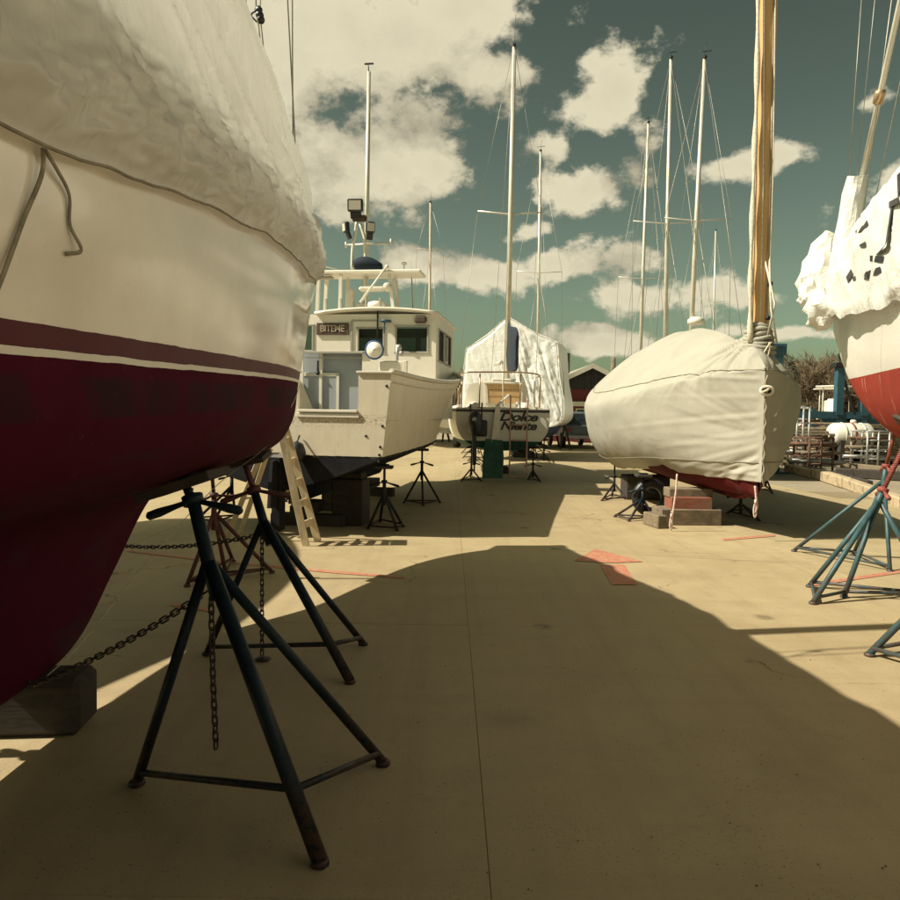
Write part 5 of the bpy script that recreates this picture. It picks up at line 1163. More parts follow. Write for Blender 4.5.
    # hanging tie-down ropes
    def tie(px, D, mat):
        p = [lo(x, y, D) for x, y in px]; m = MB(); m.tube(_resamp(np.array(p), 4), .012, 6)
        e = p[-1]
        m.tube(_resamp(np.array([e + np.array(q) for q in ((0, 0, .20), (.006, 0, .15), (-.012, .004, .08), (-.016, 0, .0), (0, 0, -.055), (.014, 0, -.01), (.012, 0, .07), (.002, 0, .14))]), 5), .0095, 6)      # doubled-up tail
        m.tube([e + np.array([.0, -.004, .11]), e + np.array([.002, -.004, .165])], .017, 8)
        obj('tie_rope', m, mat, cov)
    tie([(677, 474), (676, 490), (674, 505), (671, 526)], 9.9, ROPE_P); tie([(755, 486), (756, 496), (757, 506), (755, 513)], 9.2, ROPE_P)
    return B, c
CB, CC = catboat()
cgp = 'blocks under the catboat keel'
def cblk(x0, x1, y0, y1, D, dep, mat, label, rz=0.0):
    a = PXD(x0, y1, D); b = PXD(x1, y0, D); z0 = max(0, a[2]); m = MB(); R = np.array(Matrix.Rotation(rz, 3, 'Z')); m.box(((a[0] + b[0]) / 2, D + dep / 2, (z0 + b[2]) / 2), (b[0] - a[0], dep, b[2] - z0), R, .012); solo('keel_block', m, mat, label, 'timber block', cgp)
cblk(660, 722, 510, 526, 10.5, .45, TIMBER, 'bottom grey timber of the block stack under the catboat', .05)
cblk(671, 713, 497.5, 510.2, 10.55, .35, TIMBER_R, 'red painted block in the middle of the stack under the catboat')
cblk(669, 713, 489, 497.7, 10.6, .3, TIMBER, 'top grey timber of the block stack under the catboat')
a = PXG(652, 528); m = MB(); m.box((a[0] + .08, a[1] + .16, .09), (.14, .45, .18), np.array(Matrix.Rotation(.2, 3, 'Z')), .012); solo('keel_block', m, TIMBER, 'short upright timber beside the block stack under the catboat', 'timber block', cgp)
m = MB(); m.box((CC[0] - .25, CC[1] + 4.6, .22), (.8, .5, .44), None, .02); solo('keel_block', m, TIMBER_D, 'dark block under the aft keel of the catboat', 'timber block', cgp)
# old tyre leaning by the blocks
q = PXD(651, 500, 11.3); m = MB(); m.tube([(q[0] + .22 * math.cos(t), q[1], .30 + .22 * math.sin(t)) for t in np.linspace(0, 2 * pi, 24, endpoint=False)], .075, 10, closed=True); solo('tyre', m, BLACK, 'black tyre standing behind the stand under the catboat', 'tyre')
simple_stand('dark boat stand under the port stern of the canvas-covered catboat', [PXG(602, 501), PXG(626, 499.5), PXG(612, 496)], PXD(614.5, 476, 14.4), .80, STAND_DARK)
simple_stand('teal boat stand beside the block stack under the canvas-covered catboat', [PXG(615, 517), PXG(629, 521.5), PXG(654, 519)], PXD(643, 489, 11.2), .66, STAND_BLUE)
simple_stand('dark boat stand under the shaded bow of the canvas-covered catboat', [PXG(728, 513), PXG(759, 521), PXG(750, 510)], PXD(741, 494, 10.9), .66, STAND_DARK)
simple_stand('dark boat stand behind the shaded bow of the canvas-covered catboat', [PXG(758, 490), PXG(772, 493), PXG(766, 487)], PXD(766, 470, 14.2), .82, STAND_DARK)

# ------------------------------------------------------------------ red-bottomed sloop on the other side of the aisle
def right_boat():
    X0 = 4.55; B = thing('sailboat', 'white sloop with bright red bottom and bunched white wrap on its bow', 'sailboat', (X0, 0, 0))
    def st(y, w, zb, zs, fl=1.0, keel=True):
        h = zs - zb
        return half(y, [(0, zb), (w * .22, zb + h * .04), (w * .52, zb + h * .12), (w * .80, zb + h * .28), (w * .95, zb + h * .50), (w, zb + h * .72), (w * fl, zs)])
    C = [st(-1.2, .85, 1.35, 2.65), st(.5, 1.2, 1.05, 2.6), st(2.2, 1.38, .95, 2.6), st(4.0, 1.36, .95, 2.64), st(5.5, 1.10, 1.02, 2.72, 1.02), st(6.7, .72, 1.14, 2.82, 1.08), st(7.6, .40, 1.34, 2.9, 1.16), st(8.2, .20, 1.62, 2.96, 1.25), st(8.65, .07, 2.02, 3.0, 1.4), st(9.0, .012, 2.55, 3.05)]
    m, d, H = hull_parts(C, 8, 8); obj('hull', m, HULL_R, B); obj('deck', d, WHITE, B)
    m = MB(); m.prism([(-.09, 1.8, 1.0), (-.09, 4.6, 1.0), (-.07, 4.0, .28), (-.07, 2.2, .28)], (.17, 0, 0)); obj('keel', m, HULL_R, B)
    T = np.array([X0, 0, 0])
    def lo(x, y, D): return PXD(x, y, D) - T
    # wrap over the deck
    yc = [-1.2, .5, 2.2, 4.0, 5.4, 6.4, 7.2, 7.9, 8.5, 8.95]; hb = [.9, 1.25, 1.42, 1.40, 1.16, .90, .66, .45, .28, .12]; ez = [2.35, 2.32, 2.32, 2.36, 2.42, 2.48, 2.54, 2.60, 2.68, 2.75]; tz = [4.1, 4.2, 4.25, 4.2, 4.1, 4.0, 3.9, 3.72, 3.6, 3.3]
    G = [[(w + .02, y, e), (w + .04, y, e + .2), (w + .03, y, e + .45), (w * .98, y, e + (t - e) * .55), (w * .85, y, e + (t - e) * .78), (w * .5, y, t - .1), (0, y, t)] for y, w, e, t in zip(yc, hb, ez, tz)]
    P = loft(G, 14, 10); Pm = P.copy(); Pm[..., 0] *= -1; F = np.concatenate([P, Pm[:, ::-1][:, 1:]], 1); N = gnormals(F); N *= np.sign(N[..., :1] * F[..., :1] + N[..., 2:3] * (F[..., 2:3] - 2.2) + 1e-9)
    e = np.clip((F[..., 2] - np.interp(F[..., 1], yc, ez)) / .1, 0, 1); hem = np.exp(-((F[..., 2] - np.interp(F[..., 1], yc, ez) - .06) / .07) ** 2)
    q_ = F[..., 1] + .5 * F[..., 2]; f = fbm(F * np.array([1.2, 1.4, 1.0]), 2) * .03 + (1 - np.abs(vnoise(np.stack([q_ * 2.8, F[..., 2] * .8, F[..., 0] * .4], -1)))) ** 5 * .03 + (1 - np.abs(vnoise(np.stack([(F[..., 1] - 1.2 * F[..., 2]) * 3.0 + 4, F[..., 2], F[..., 0] * .4], -1)))) ** 6 * .022; F = F + N * ((f * e) + hem * (.012 + .012 * vnoise(F * 6)))[..., None]
    F[..., 2] += fbm(np.stack([F[..., 1] * 4, F[..., 0] * 0, F[..., 1] * 0], -1), 3) * .03 * (1 - e)
    m = MB(); m.grid(F); cov = obj('shrink_wrap', m, WRAP2, B)
    # crumpled bag of wrap round the pulpit
    def bag(pts, rad, seed, n=26, amp=.06, fq=5):
        """bunched sheet: a coarse crumpled sleeve whose facets stay sharp"""
        R2 = random.Random(seed); rows = 7; L = _resamp(np.array(pts), 24); L = L[np.linspace(0, len(L) - 1, rows).astype(int)]
        R_ = np.interp(np.linspace(0, 1, rows), np.linspace(0, 1, len(rad)), rad); V = []
        for i, p in enumerate(L):
            t = nrm(L[min(i + 1, rows - 1)] - L[max(0, i - 1)]); x = nrm(np.cross(t, (.1, 1, 0))); y = np.cross(t, x); row = []
            for k in range(n):
                a = 2 * pi * (k + R2.uniform(-.3, .3)) / n; r = R_[i] * (1 + (amp if (k + i) % 2 else -amp) * R2.uniform(.3, 1.6)); row.append(p + r * (math.cos(a) * x + math.sin(a) * y) + t * R2.uniform(-.4, .4) * R_[i] * .4)
            V.append(row)
        V = np.array(V); V = np.concatenate([V, V[:, :1]], 1); nu, nv = V.shape[:2]; k = 4                      # linear upsampling keeps the creases, a little noise softens them
        U = np.array([[V[:, j] * (1 - q / k) + V[:, j + 1] * (q / k) for q in range(k)] for j in range(nv - 1)]).reshape(-1, nu, 3).transpose(1, 0, 2)
        W_ = np.concatenate([np.array([U[i] * (1 - q / k) + U[i + 1] * (q / k) for q in range(k)]) for i in range(nu - 1)] + [U[-1:]], 0)
        W_ = W_ + fbm(W_ * 9 + seed, 2)[..., None] * .006
        m = MB(); m.grid(W_, False, True); m.poly(W_[0]); m.poly(W_[-1]); return m
    D = 8.7
    obj('wrap_sleeve', bag([lo(857, 176, D - .2), lo(853, 200, D - .15), lo(847, 235, D - .1), lo(841, 265, D - .05), lo(835, 292, D), lo(832, 305, D)], [.10, .12, .125, .16, .20, .12], 3, 14, .05), WRAP2, cov)
    obj('wrap_bunch', bag([lo(829, 232, D), lo(822, 255, D + .1), lo(820, 280, D + .1), lo(822, 304, D + .05), lo(824, 316, D)], [.05, .17, .24, .19, .05], 11, 10, .17), WRAP2, cov)
    obj('wrap_bunch', bag([lo(818, 292, D - .1), lo(820, 305, D - .2), lo(822, 320, D - .15), lo(826, 328, D - .1)], [.06, .16, .15, .04], 23, 9, .16), WRAP2, cov)
    obj('wrap_bunch', bag([lo(812, 275, D), lo(809, 290, D), lo(806, 302, D), lo(805, 308, D)], [.05, .10, .09, .02], 31, 9, .2), WRAP2, cov)
    # black tape, and black quads painting the dark of holes and the open slit
    def patch(px, D, name='tape_and_hole_patch', mat=BLACK):
        """quad given in the photo, laid on the wrap surface on the aisle side"""
        out = []
        for (x, y) in px:
            d = ray(x, y); best = None
            dd = (F + T - CAM).reshape(-1, 3); dist = np.linalg.norm(np.cross(dd, d / np.linalg.norm(d)), axis=1); idx = np.argsort(dist)[:24]; k = min(idx[:10], key=lambda i: dd[i] @ d); near_ = [i for i in idx if abs((dd[i] - dd[k]) @ d) < .25][:4]; s = np.mean([dd[i] @ d for i in near_]) / (d @ d); out.append(CAM + d * (s - .014) - T)
        m = MB(); m.poly(out); o = obj(name, m, mat, cov); q = o.modifiers.new('t', 'SOLIDIFY'); q.thickness = .002; return o
    for p in ([(855.5, 231), (867, 220), (868, 225), (856, 234.5)], [(859, 245), (865.5, 241.5), (866, 246.5), (861, 248)], [(870, 255.5), (884, 256), (883, 262.5), (870, 261.5)], [(846, 277), (851, 269), (853, 274), (848, 283)], [(863, 273), (880, 266.5), (881, 272), (866, 279.5)], [(852, 277), (866, 272), (868, 279), (853, 281)], [(889, 202), (898, 197), (898.5, 203), (889, 208)], [(897, 175), (900.5, 172), (900.5, 190), (898, 198)], [(891, 207), (893, 206), (887.5, 240), (885, 246)], [(885, 245), (887.5, 241), (879, 255), (876, 255)]): patch(p, D)
    # forestay with furled sail, halyards
    w = MB(); w.tube([lo(862, 176, D - .2), lo(880, 95, 8.0), lo(905, -20, 7.2), np.array([0, 3.4, 12.5])], [.030, .030, .028, .015], 8); fs = obj('furled_forestay', w, ALU, B)
    m = MB(); q = lo(879, 97, 8.0); m.lathe([(.02, -.08), (.05, -.06), (.055, .06), (.02, .08)], q, lo(885, 70, 7.8) - q, 12); obj('furler_drum', m, BRASS, fs)
    for (x0, y0, x1, y1, D1, r) in ((849, 176, 863, -20, 8.4, .006), (857, 174, 878, -30, 8.0, .004), (862, 225, 893, -10, 7.6, .006), (872, 215, 905, 60, 7.2, .005)):
        w = MB(); w.tube([lo(x0, y0, D - .2), lo(x1, y1, D1)], r, 5); obj('halyard', w, WIRE, B)
    m = MB(); m.tube([(0, 3.4, 2.7), (0, 3.4, 12.6)], [.08, .06], 14); obj('mast', m, ALU, B)
    m = MB(); m.tube([(0, .2, 3.9), (0, 3.3, 4.1)], .06, 10); obj('boom', m, ALU, B)
    return B, H, X0
RB, RH, RX = right_boat()
OFFR = (RX, 0, 0)
q = PXD(879, 500, 6.45); p, n = lower_contact(RH, OFFR, q[0] + .32, 6.55, -1)
make_stand('teal boat stand with red oxide screw, splayed wide beside the red-bottomed sloop', [PXG(809.5, 587), PXG(813, 604), PXG(844, 597.5), PXG(935, 600)], q, PXD(883, 490, 6.45), p + n * .005, -n, STAND_TEAL, SCREW_RED, handle=(.3, 1, 0), r=.024)
q = PXD(884, 480, 8.0); p, n = lower_contact(RH, OFFR, q[0] + .05, 7.85, 1)
make_stand('teal boat stand under the bow of the red-bottomed sloop, one leg reaching out', [PXG(794, 551.5), PXG(890, 571.5), PXG(853, 556)], q, PXD(886, 466, 8.0), p + n * .005, -n, STAND_TEAL, SCREW_RED, handle=(.3, 1, 0), r=.022)
p, n = lower_contact(RH, OFFR, 3.75, 4.7, -1)
make_stand('rust-streaked boat stand amidships on the aisle side of the red-bottomed sloop', [PXG(869.5, 656), PXG(960, 640), PXG(985, 690)], (3.45, 4.7, .85), (3.52, 4.7, 1.0), p + n * .005, -n, STAND_TEAL, SCREW_RED, r=.024)
for y in (1.2, 4.6):
    p, n = lower_contact(RH, OFFR, RX + .8, y, 1); make_stand('boat stand on the far side of the red-bottomed sloop', [(RX + 1.0, y - .4, 0), (RX + 1.0, y + .4, 0), (RX + 1.6, y, 0)], (RX + .95, y, .8), (RX + .9, y, .9), p + n * .005, -n, STAND_TEAL)
p, n = lower_contact(RH, OFFR, RX - .85, 1.2, -1); make_stand('boat stand at the stern of the red-bottomed sloop', [(RX - 1.0, .8, 0), (RX - 1.0, 1.6, 0), (RX - 1.6, 1.2, 0)], (RX - .95, 1.2, .8), (RX - .9, 1.2, .9), p + n * .005, -n, STAND_TEAL)
m = MB(); m.box((RX, 3.1, .14), (.8, 1.9, .28), None, .02); solo('keel_block', m, TIMBER_D, 'timber block under the keel of the red-bottomed sloop', 'timber block')
# ------------------------------------------------------------------ sloops stored farther back, seen by their masts
BUFF = paint('mast_buff', (.56, .46, .32), .5, .12, 4)
def far_sloop(label, xb, yb, xt, yt, D, spread, rz=0.0, hull=None, mastmat=None, radar=None, L=8.5, wind=True):
    a = PXD(xb, yb, D); b = PXD(xt, yt, D); B = thing('sailboat', label, 'sailboat', (a[0], D - L * .55, 0), 0, None)
    def st(y, w, zb, zs): h = zs - zb; return half(y, [(0, zb), (w * .5, zb + h * .06), (w * .85, zb + h * .27), (w * .98, zb + h * .6), (w, zs)])
    k = L / 8.5
    C = [st(0, .85, 1.1, 2.1), st(2 * k, 1.2, .85, 2.05), st(4.2 * k, 1.32, .8, 2.08), st(6 * k, .95, .9, 2.16), st(7.5 * k, .4, 1.2, 2.26), st(L, .02, 1.8, 2.36)]
    m, d, H = hull_parts(C, 4, 4); obj('hull', m, hull or HULL_B, B); obj('deck', d, WHITE, B)
    m = MB(); m.prism([(-.08, 2.6 * k, .95), (-.08, 5.2 * k, .95), (-.07, 4.6 * k, .18), (-.07, 3.0 * k, .18)], (.16, 0, 0)); obj('keel', m, BOTTOM_BLACK, B)
    m = MB(); m.prism([(-.7, 2.3 * k, 2.08), (.7, 2.3 * k, 2.08), (.58, 2.3 * k, 2.5), (-.58, 2.3 * k, 2.5)], (0, 3.2 * k, .02)); obj('cabin', m, WHITE, B)
    y = L * .55; z1 = b[2]; dx = b[0] - a[0]; m = MB(); mm = mastmat or ALU
    base = np.array([-.0 - dx * .15, y, 2.1]); top = np.array([dx, y - .05, z1]); bend = (base + top) / 2 + np.array([0, .04, 0])
    m.tube([base, bend, top], [.078, .074, .055], 12); ms = obj('mast', m, mm, B)
    for (ys_, w) in spread:
        s = PXD(xb, ys_, D)[2]; t = (s - 2.1) / (z1 - 2.1); c = base + (top - base) * t; m = MB(); m.tube([c + np.array([-w, -.12, .05]), c, c + np.array([w, -.12, .05])], .018, 7); obj('spreader', m, mm, ms)
        sp = (c, w)
    c, w = sp
    for P in ([(-1.2, y - .1, 2.1), c + np.array([-w, -.12, .05]), top], [(1.2, y - .1, 2.1), c + np.array([w, -.12, .05]), top], [(0, L - .1, 2.36), top], [(0, .05, 2.1), top], [(-1.0, y - .5, 2.1), c], [(1.0, y - .5, 2.1), c]):
        m = MB(); m.tube(P, .008, 5); obj('stay', m, WIRE, ms)
    m = MB(); m.box(top + np.array([0, 0, .04]), (.1, .22, .07), None, .01); m.tube([top, top + np.array([.04, 0, .55])], .007, 5)
    if wind: m.tube([top + np.array([-.18, 0, .22]), top + np.array([.22, 0, .26])], .012, 5)
    obj('masthead', m, BLACK, ms)
    m = MB(); m.tube([(0, y - .08, 3.0), (0, .6, 2.9)], .05, 8); obj('boom', m, mm, B)
    if radar:
        q = PXD(*radar, D) - np.array([a[0], D - L * .55, 0]); m = MB(); m.lathe([(.18, 0), (.26, .05), (.26, .16), (.15, .24), (.03, .26)], (q[0], y - .28, q[2]), n=18); m.bar((0, y, q[2]), (q[0], y - .28, q[2]), .08, .05); obj('radome', m, WHITE, ms)
    for sx in (-1, 1):
        for yy in (1.8 * k, 5.4 * k):
            m = MB(); m.bar((sx * .95, yy, 1.18), (sx * 1.25, yy, 0), .09, .09); m.bar((sx * .95, yy, 1.12), (sx * .85, yy + .5, 0), .07, .07); obj('cradle_post', m, TIMBER_D, B)
    m = MB(); m.box((0, 3.8 * k, .09), (.6, 2.2 * k, .18), None, .02); obj('cradle_sill', m, TIMBER_D, B)
    return B
far_sloop('sloop behind the shrink-wrapped boat with a bare aluminium mast beside the Dolce Niente mast', 538.5, 330, 540.5, 152, 37, [(273, 1.1)])
far_sloop('sloop with thin buff mast rising behind the workboat pilothouse', 430, 315, 430.5, 203, 44, [(250, .75)], mastmat=BUFF, wind=False)
far_sloop('sloop with a leaning mast nearest the shed gable, behind the catboat', 640.5, 350, 648, 124, 33, [(279, 1.1)])
far_sloop('sloop with the tallest double-stayed mast behind the canvas-covered catboat', 665.5, 335, 670.5, 60, 27, [(224, 1.25)], L=9.5)
far_sloop('sloop with a radar dome low on its mast behind the canvas-covered catboat', 691, 330, 704, 60, 24, [(221, 1.05)], L=9.0, radar=(693, 326))
far_sloop('small sloop with a short distant mast between radar mast and wooden mast', 714, 335, 715.5, 231, 62, [(302, .8)], wind=False)

# ------------------------------------------------------------------ sheds
def cladding(name, c1, c2): return paint(name, c1, .75, .18, 3)
SHINGLE = mk_dirt('roof_shingle', (.30, .28, .23), (.40, .37, .30), 2.0)
BARN = paint('barn_dark_boards', (.035, .036, .034), .8, .3, 4); REDW = paint('red_siding', (.15, .022, .022), .7, .2, 4); TRIM = paint('trim_cream', (.62, .58, .48), .6, .1, 3)
def shed(label, px_ridge, py_ridge, D, w, wall_z, dep, wallm, gablem, tank_stack=True):
    r = PXD(px_ridge, py_ridge, D); B = thing('shed', label, 'shed', (r[0], D, 0)); zr = r[2]
    m = MB(); m.box((0, dep / 2, wall_z / 2), (2 * w, dep, wall_z)); wl = obj('wall', m, wallm, B)
    n = 14; wd = 2 * w / n
    for i in range(n):                                         # board and batten gable
        x0 = -w + i * wd; xm = x0 + wd / 2; h = wall_z + (zr - wall_z) * (1 - abs(xm) / w) - .10
        if h > wall_z + .05: m = MB(); m.box((xm, -.03, (wall_z + h) / 2), (wd - .02, .05, h - wall_z)); obj('gable_board', m, gablem, wl)
    m = MB(); m.prism([(-w, -.0, wall_z), (w, -.0, wall_z), (0, 0, zr - .08)], (0, dep, 0)); obj('gable', m, gablem, wl)
    for s in (-1, 1):
        m = MB(); m.prism([(0, -.45, zr), (s * (w + .4), -.45, wall_z - .4 * (zr - wall_z) / w), (s * (w + .4), -.45, wall_z - .4 * (zr - wall_z) / w + .12), (0, -.45, zr + .12)], (0, dep + .9, 0)); rf = obj('roof', m, SHINGLE, B)
        m = MB(); m.prism([(0, -.50, zr - .16), (s * (w + .42), -.50, wall_z - .42 * (zr - wall_z) / w - .16), (s * (w + .42), -.50, wall_z - .42 * (zr - wall_z) / w + .14), (0, -.50, zr + .14)], (0, .045, 0)); obj('barge_board', m, TRIM, rf)
    return B, zr
SB, zr = shed('shed with dark boarded gable, pale barge boards and grey roof beyond the catboat', 591.5, 366, 46, 2.9, PXD(575, 388, 46)[2] * .98, 10, REDW, BARN)
q = SB.location
m = MB(); m.box((-.9, 3.5, zr + .25), (.22, .22, 1.6)); obj('flue', m, BARN, SB)
m = MB(); m.tube([(2.4, 5, zr - 1.4), (2.4, 5, zr + .9)], .16, 10); obj('flue', m, TIMBER, SB)
for k, x in enumerate((-2.2, -.6, 1.0)):
    m = MB(); m.box((x, -.04, 1.45), (.62, .05, 1.15)); w_ = obj('window', m, TRIM, SB); m = MB(); m.box((x, -.07, 1.72), (.48, .03, .44)); obj('pane', m, GLASS, w_); m = MB(); m.box((x, -.07, 1.18), (.48, .03, .44)); obj('pane', m, GLASS, w_)
m = MB(); m.box((0, -.12, 2.3), (5.9, .22, .28)); obj('fascia', m, TRIM, SB)
far = shed('low red shed with pale trim half hidden behind the shrink-wrapped boat', 545, 385, 58, 5.0, 2.6, 9, REDW, REDW)
shed('grey shed behind the workboat at the back of the yard', 250, 380, 60, 7, 3.0, 10, BARN, BARN)

# ------------------------------------------------------------------ pickup truck
def pickup(x, y, D, label, rz):
    p = PXD(x, y, D); B = thing('pickup_truck', label, 'truck', (p[0], D, 0), rz)
    TP = paint('truck_paint', (.10, .12, .125), .3, .1, 2)
    prof = [(-2.6, .55), (-2.6, 1.05), (-1.0, 1.08), (-.75, 1.75), (.55, 1.78), (1.2, 1.15), (2.45, 1.02), (2.6, .8), (2.6, .5)]
    m = MB(); m.prism([(-.9, yy, z) for yy, z in prof], (1.8, 0, 0)); bd = obj('body', m, TP, B); md = bd.modifiers.new('b', 'BEVEL'); md.width = .05; md.segments = 2
    for s in (-1, 1):
        for yy in (-1.6, 1.6):
            m = MB(); m.lathe([(.22, -.1), (.36, -.09), (.38, 0), (.36, .09), (.22, .1)], (s * .82, yy, .38), (1, 0, 0), 20); wh = obj('wheel', m, BLACK, B); m = MB(); m.lathe([(.2, 0), (.18, .02), (.05, .03)], (s * .92, yy, .38), (s, 0, 0), 16); obj('rim', m, GALV, wh)
        m = MB(); m.prism([(s * .905, -.7, 1.15), (s * .905, 1.0, 1.18), (s * .905, .5, 1.66), (s * .905, -.62, 1.64)], (s * .01, 0, 0)); obj('side_window', m, GLASS, B)
        m = MB(); m.box((s * .72, -2.62, .9), (.16, .04, .24), None, .01); obj('tail_lamp', m, SCREW_RED, B)
    m = MB(); m.prism([(-.75, -.99, 1.14), (.75, -.99, 1.14), (.68, -.80, 1.66), (-.68, -.80, 1.66)], (0, -.015, 0)); obj('rear_window', m, GLASS, B)
    m = MB(); m.box((0, -2.66, .55), (1.75, .14, .16), None, .02); obj('bumper', m, GALV, B)
    m = MB(); m.box((0, -2.63, .84), (1.1, .02, .28), None, .01); obj('tailgate_panel', m, TP, B)
pickup(572, 438, 38, 'dark pickup truck parked in front of the red shed', .06)

# ------------------------------------------------------------------ yard clutter on the right
YD = 'things stored along the edge of the yard'
# timbers lying along the edge of the concrete
def log(x0, y0, x1, y1, r, label, mat=TIMBER, sq=True):
    a = PXG(x0, y0); b = PXG(x1, y1); a[2] = b[2] = r * 1.0 - (.06 if a[0] > 9.2 else 0); m = MB(); m.bar(a, b, 2 * r, 2 * r, (0, 0, 1), r * .22); return solo('timber', m, mat, label, 'timber', 'loose timbers by the concrete edge')
PALE = wood('timber_pale', (.36, .28, .17), (.52, .41, .26), (3, 14, 14), .85, (.2, .15, .09))
log(788, 470, 813, 476, .12, 'short pale timber end lying by the concrete, nearest the catboat', PALE); log(816, 476, 846, 486, .13, 'pale timber lying by the concrete edge, next in line from the catboat', PALE)
log(776, 460, 870, 484, .07, 'long dark timber lying behind the pale timbers by the concrete edge', TIMBER_D); log(848, 486, 905, 508, .12, 'pale timber end running behind the legs of the teal stand', PALE)
log(836, 475, 905, 479, .13, 'dark timber raised behind the pale timbers at the teal stand', TIMBER_D); log(778, 455, 842, 463, .10, 'grey plank lying before the pipe rack', TIMBER); log(842, 466, 905, 472, .09, 'grey plank lying before the white tank', TIMBER)
log(830, 455, 905, 459, .08, 'grey plank lying behind the dark raised timber', TIMBER); log(782, 449, 830, 453, .10, 'pale plank lying under the pipe rack', PALE)
log(846, 450, 905, 452, .07, 'red painted plank lying beside the tank', TIMBER_R)
# stacks of planks on bearers
for k, (x, y, w, D, mt) in enumerate(((797, 440, 1.3, 26, PALE), (806, 432, 1.5, 27.5, TIMBER), (826, 430, 1.4, 33, PALE), (790, 430, 2.6, 29, TIMBER), (815, 424, 3.2, 31, PALE), (846, 428, 2.2, 34, TIMBER), (882, 436, 1.6, 28, TIMBER), (880, 426, 3.0, 33, PALE))):
    p = PXD(x, y, D); names = ['by the pipe rack', 'behind the pipe rack', 'under the white tank', 'behind the catboat stern', 'below the blue beam', 'behind the white tank', 'beside the tank end', 'behind the red bow']
    t = thing('plank_stack', 'untidy stack of weathered planks ' + names[k], 'plank stack', (p[0], D, -.06), rnd.uniform(-.3, .3), 'plank stacks in the yard')
    zt = max(.5, p[2] + .1); z = .12; m = MB(); m.box((-w * .3, 0, .06), (.14, 1.2, .12)); m.box((w * .3, 0, .06), (.14, 1.2, .12)); obj('bearer', m, TIMBER_D, t)
    while z < zt:
        for j in range(5):
            m = MB(); m.box((rnd.uniform(-.25, .25), -.5 + j * .25, z + .035), (w * rnd.uniform(.8, 1.1), .2, .06), np.array(Matrix.Rotation(rnd.uniform(-.05, .05), 3, 'Z'))); obj('plank', m, mt, t)
        z += .085 if rnd.random() < .7 else .19
# pipe rack
RUSTY = paint('rusty_pipe', (.16, .085, .05), .8, .4, 6, (.09, .04, .025), .5)
def rack(label, x0, x1, D, zt, n, mat, dep=1.0):
    a = PXD(x0, 430, D); b = PXD(x1, 430, D); B = thing('pipe_rack', label, 'rack', ((a[0] + b[0]) / 2, D, -.06), 0, 'pipe racks at the yard edge'); w = (b[0] - a[0]) / 2
    for x in np.linspace(-w, w, n):
        for y in (0, dep): m = MB(); m.tube([(x, y, 0), (x, y, zt)], .035, 7); obj('post', m, mat, B)
        for z in (zt * .45, zt * .98): m = MB(); m.tube([(x, 0, z), (x, dep, z)], .028, 6); obj('crossbar', m, mat, B)
    for z in (zt * .25, zt * .5, zt * .75, zt): 
        for y in (0, dep): m = MB(); m.tube([(-w, y, z), (w, y, z)], .028, 6); obj('rail', m, mat, B)
    for k in range(9):
        z = (.25, .5, .75)[k % 3] * zt + .06; m = MB(); y = .15 + .1 * k; m.tube([(-w - rnd.uniform(0, .6), y, z), (w + rnd.uniform(0, .6), y, z)], rnd.uniform(.03, .06), 8); obj('pipe', m, (GALV, TIMBER, RUSTY)[k % 3], B)
rack('tall galvanised pipe rack below the blue lift beam', 797, 809, 24, 2.0, 3, GALV); rack('lower rusty rack of pipes in front of the white tank', 810, 834, 22.5, 1.05, 3, RUSTY); rack('galvanised rack beside the white tank under the red bow', 868, 890, 25, 1.25, 3, GALV)
# white tank on saddles
p = PXD(850, 435, 27); B = thing('storage_tank', 'white horizontal tank with straps lying on a dark skid', 'tank', (p[0], 27, -.06)); R_ = .43; zc = p[2] + .06
m = MB(); m.lathe([(.04, -.78), (.22, -.76), (.36, -.70), (R_, -.60), (R_, .60), (.36, .70), (.22, .76), (.04, .78)], (0, 0, zc), (1, 0, 0), 28); tk = obj('shell', m, WHITE, B)
for x in (-.32, .0, .36): m = MB(); m.lathe([(R_ + .002, -.035), (R_ + .018, -.03), (R_ + .018, .03), (R_ + .002, .035)], (x, 0, zc), (1, 0, 0), 28); obj('strap', m, WHITE_W if x else SCREW_RED, tk)
m = MB(); m.lathe([(.10, 0), (.10, .12), (.06, .14)], (.1, 0, zc + R_ - .02), n=14); obj('filler_cap', m, WHITE, tk)
for x in (-.45, .45): m = MB(); m.prism([(x - .08, -.42, 0), (x - .08, .42, 0), (x - .08, .4, zc - .2), (x - .08, .15, zc - .4), (x - .08, -.15, zc - .4), (x - .08, -.4, zc - .2)], (.16, 0, 0)); obj('saddle', m, TIMBER_D, B)
m = MB(); m.box((0, 0, .06), (1.9, 1.1, .12)); obj('skid', m, TIMBER_D, B)
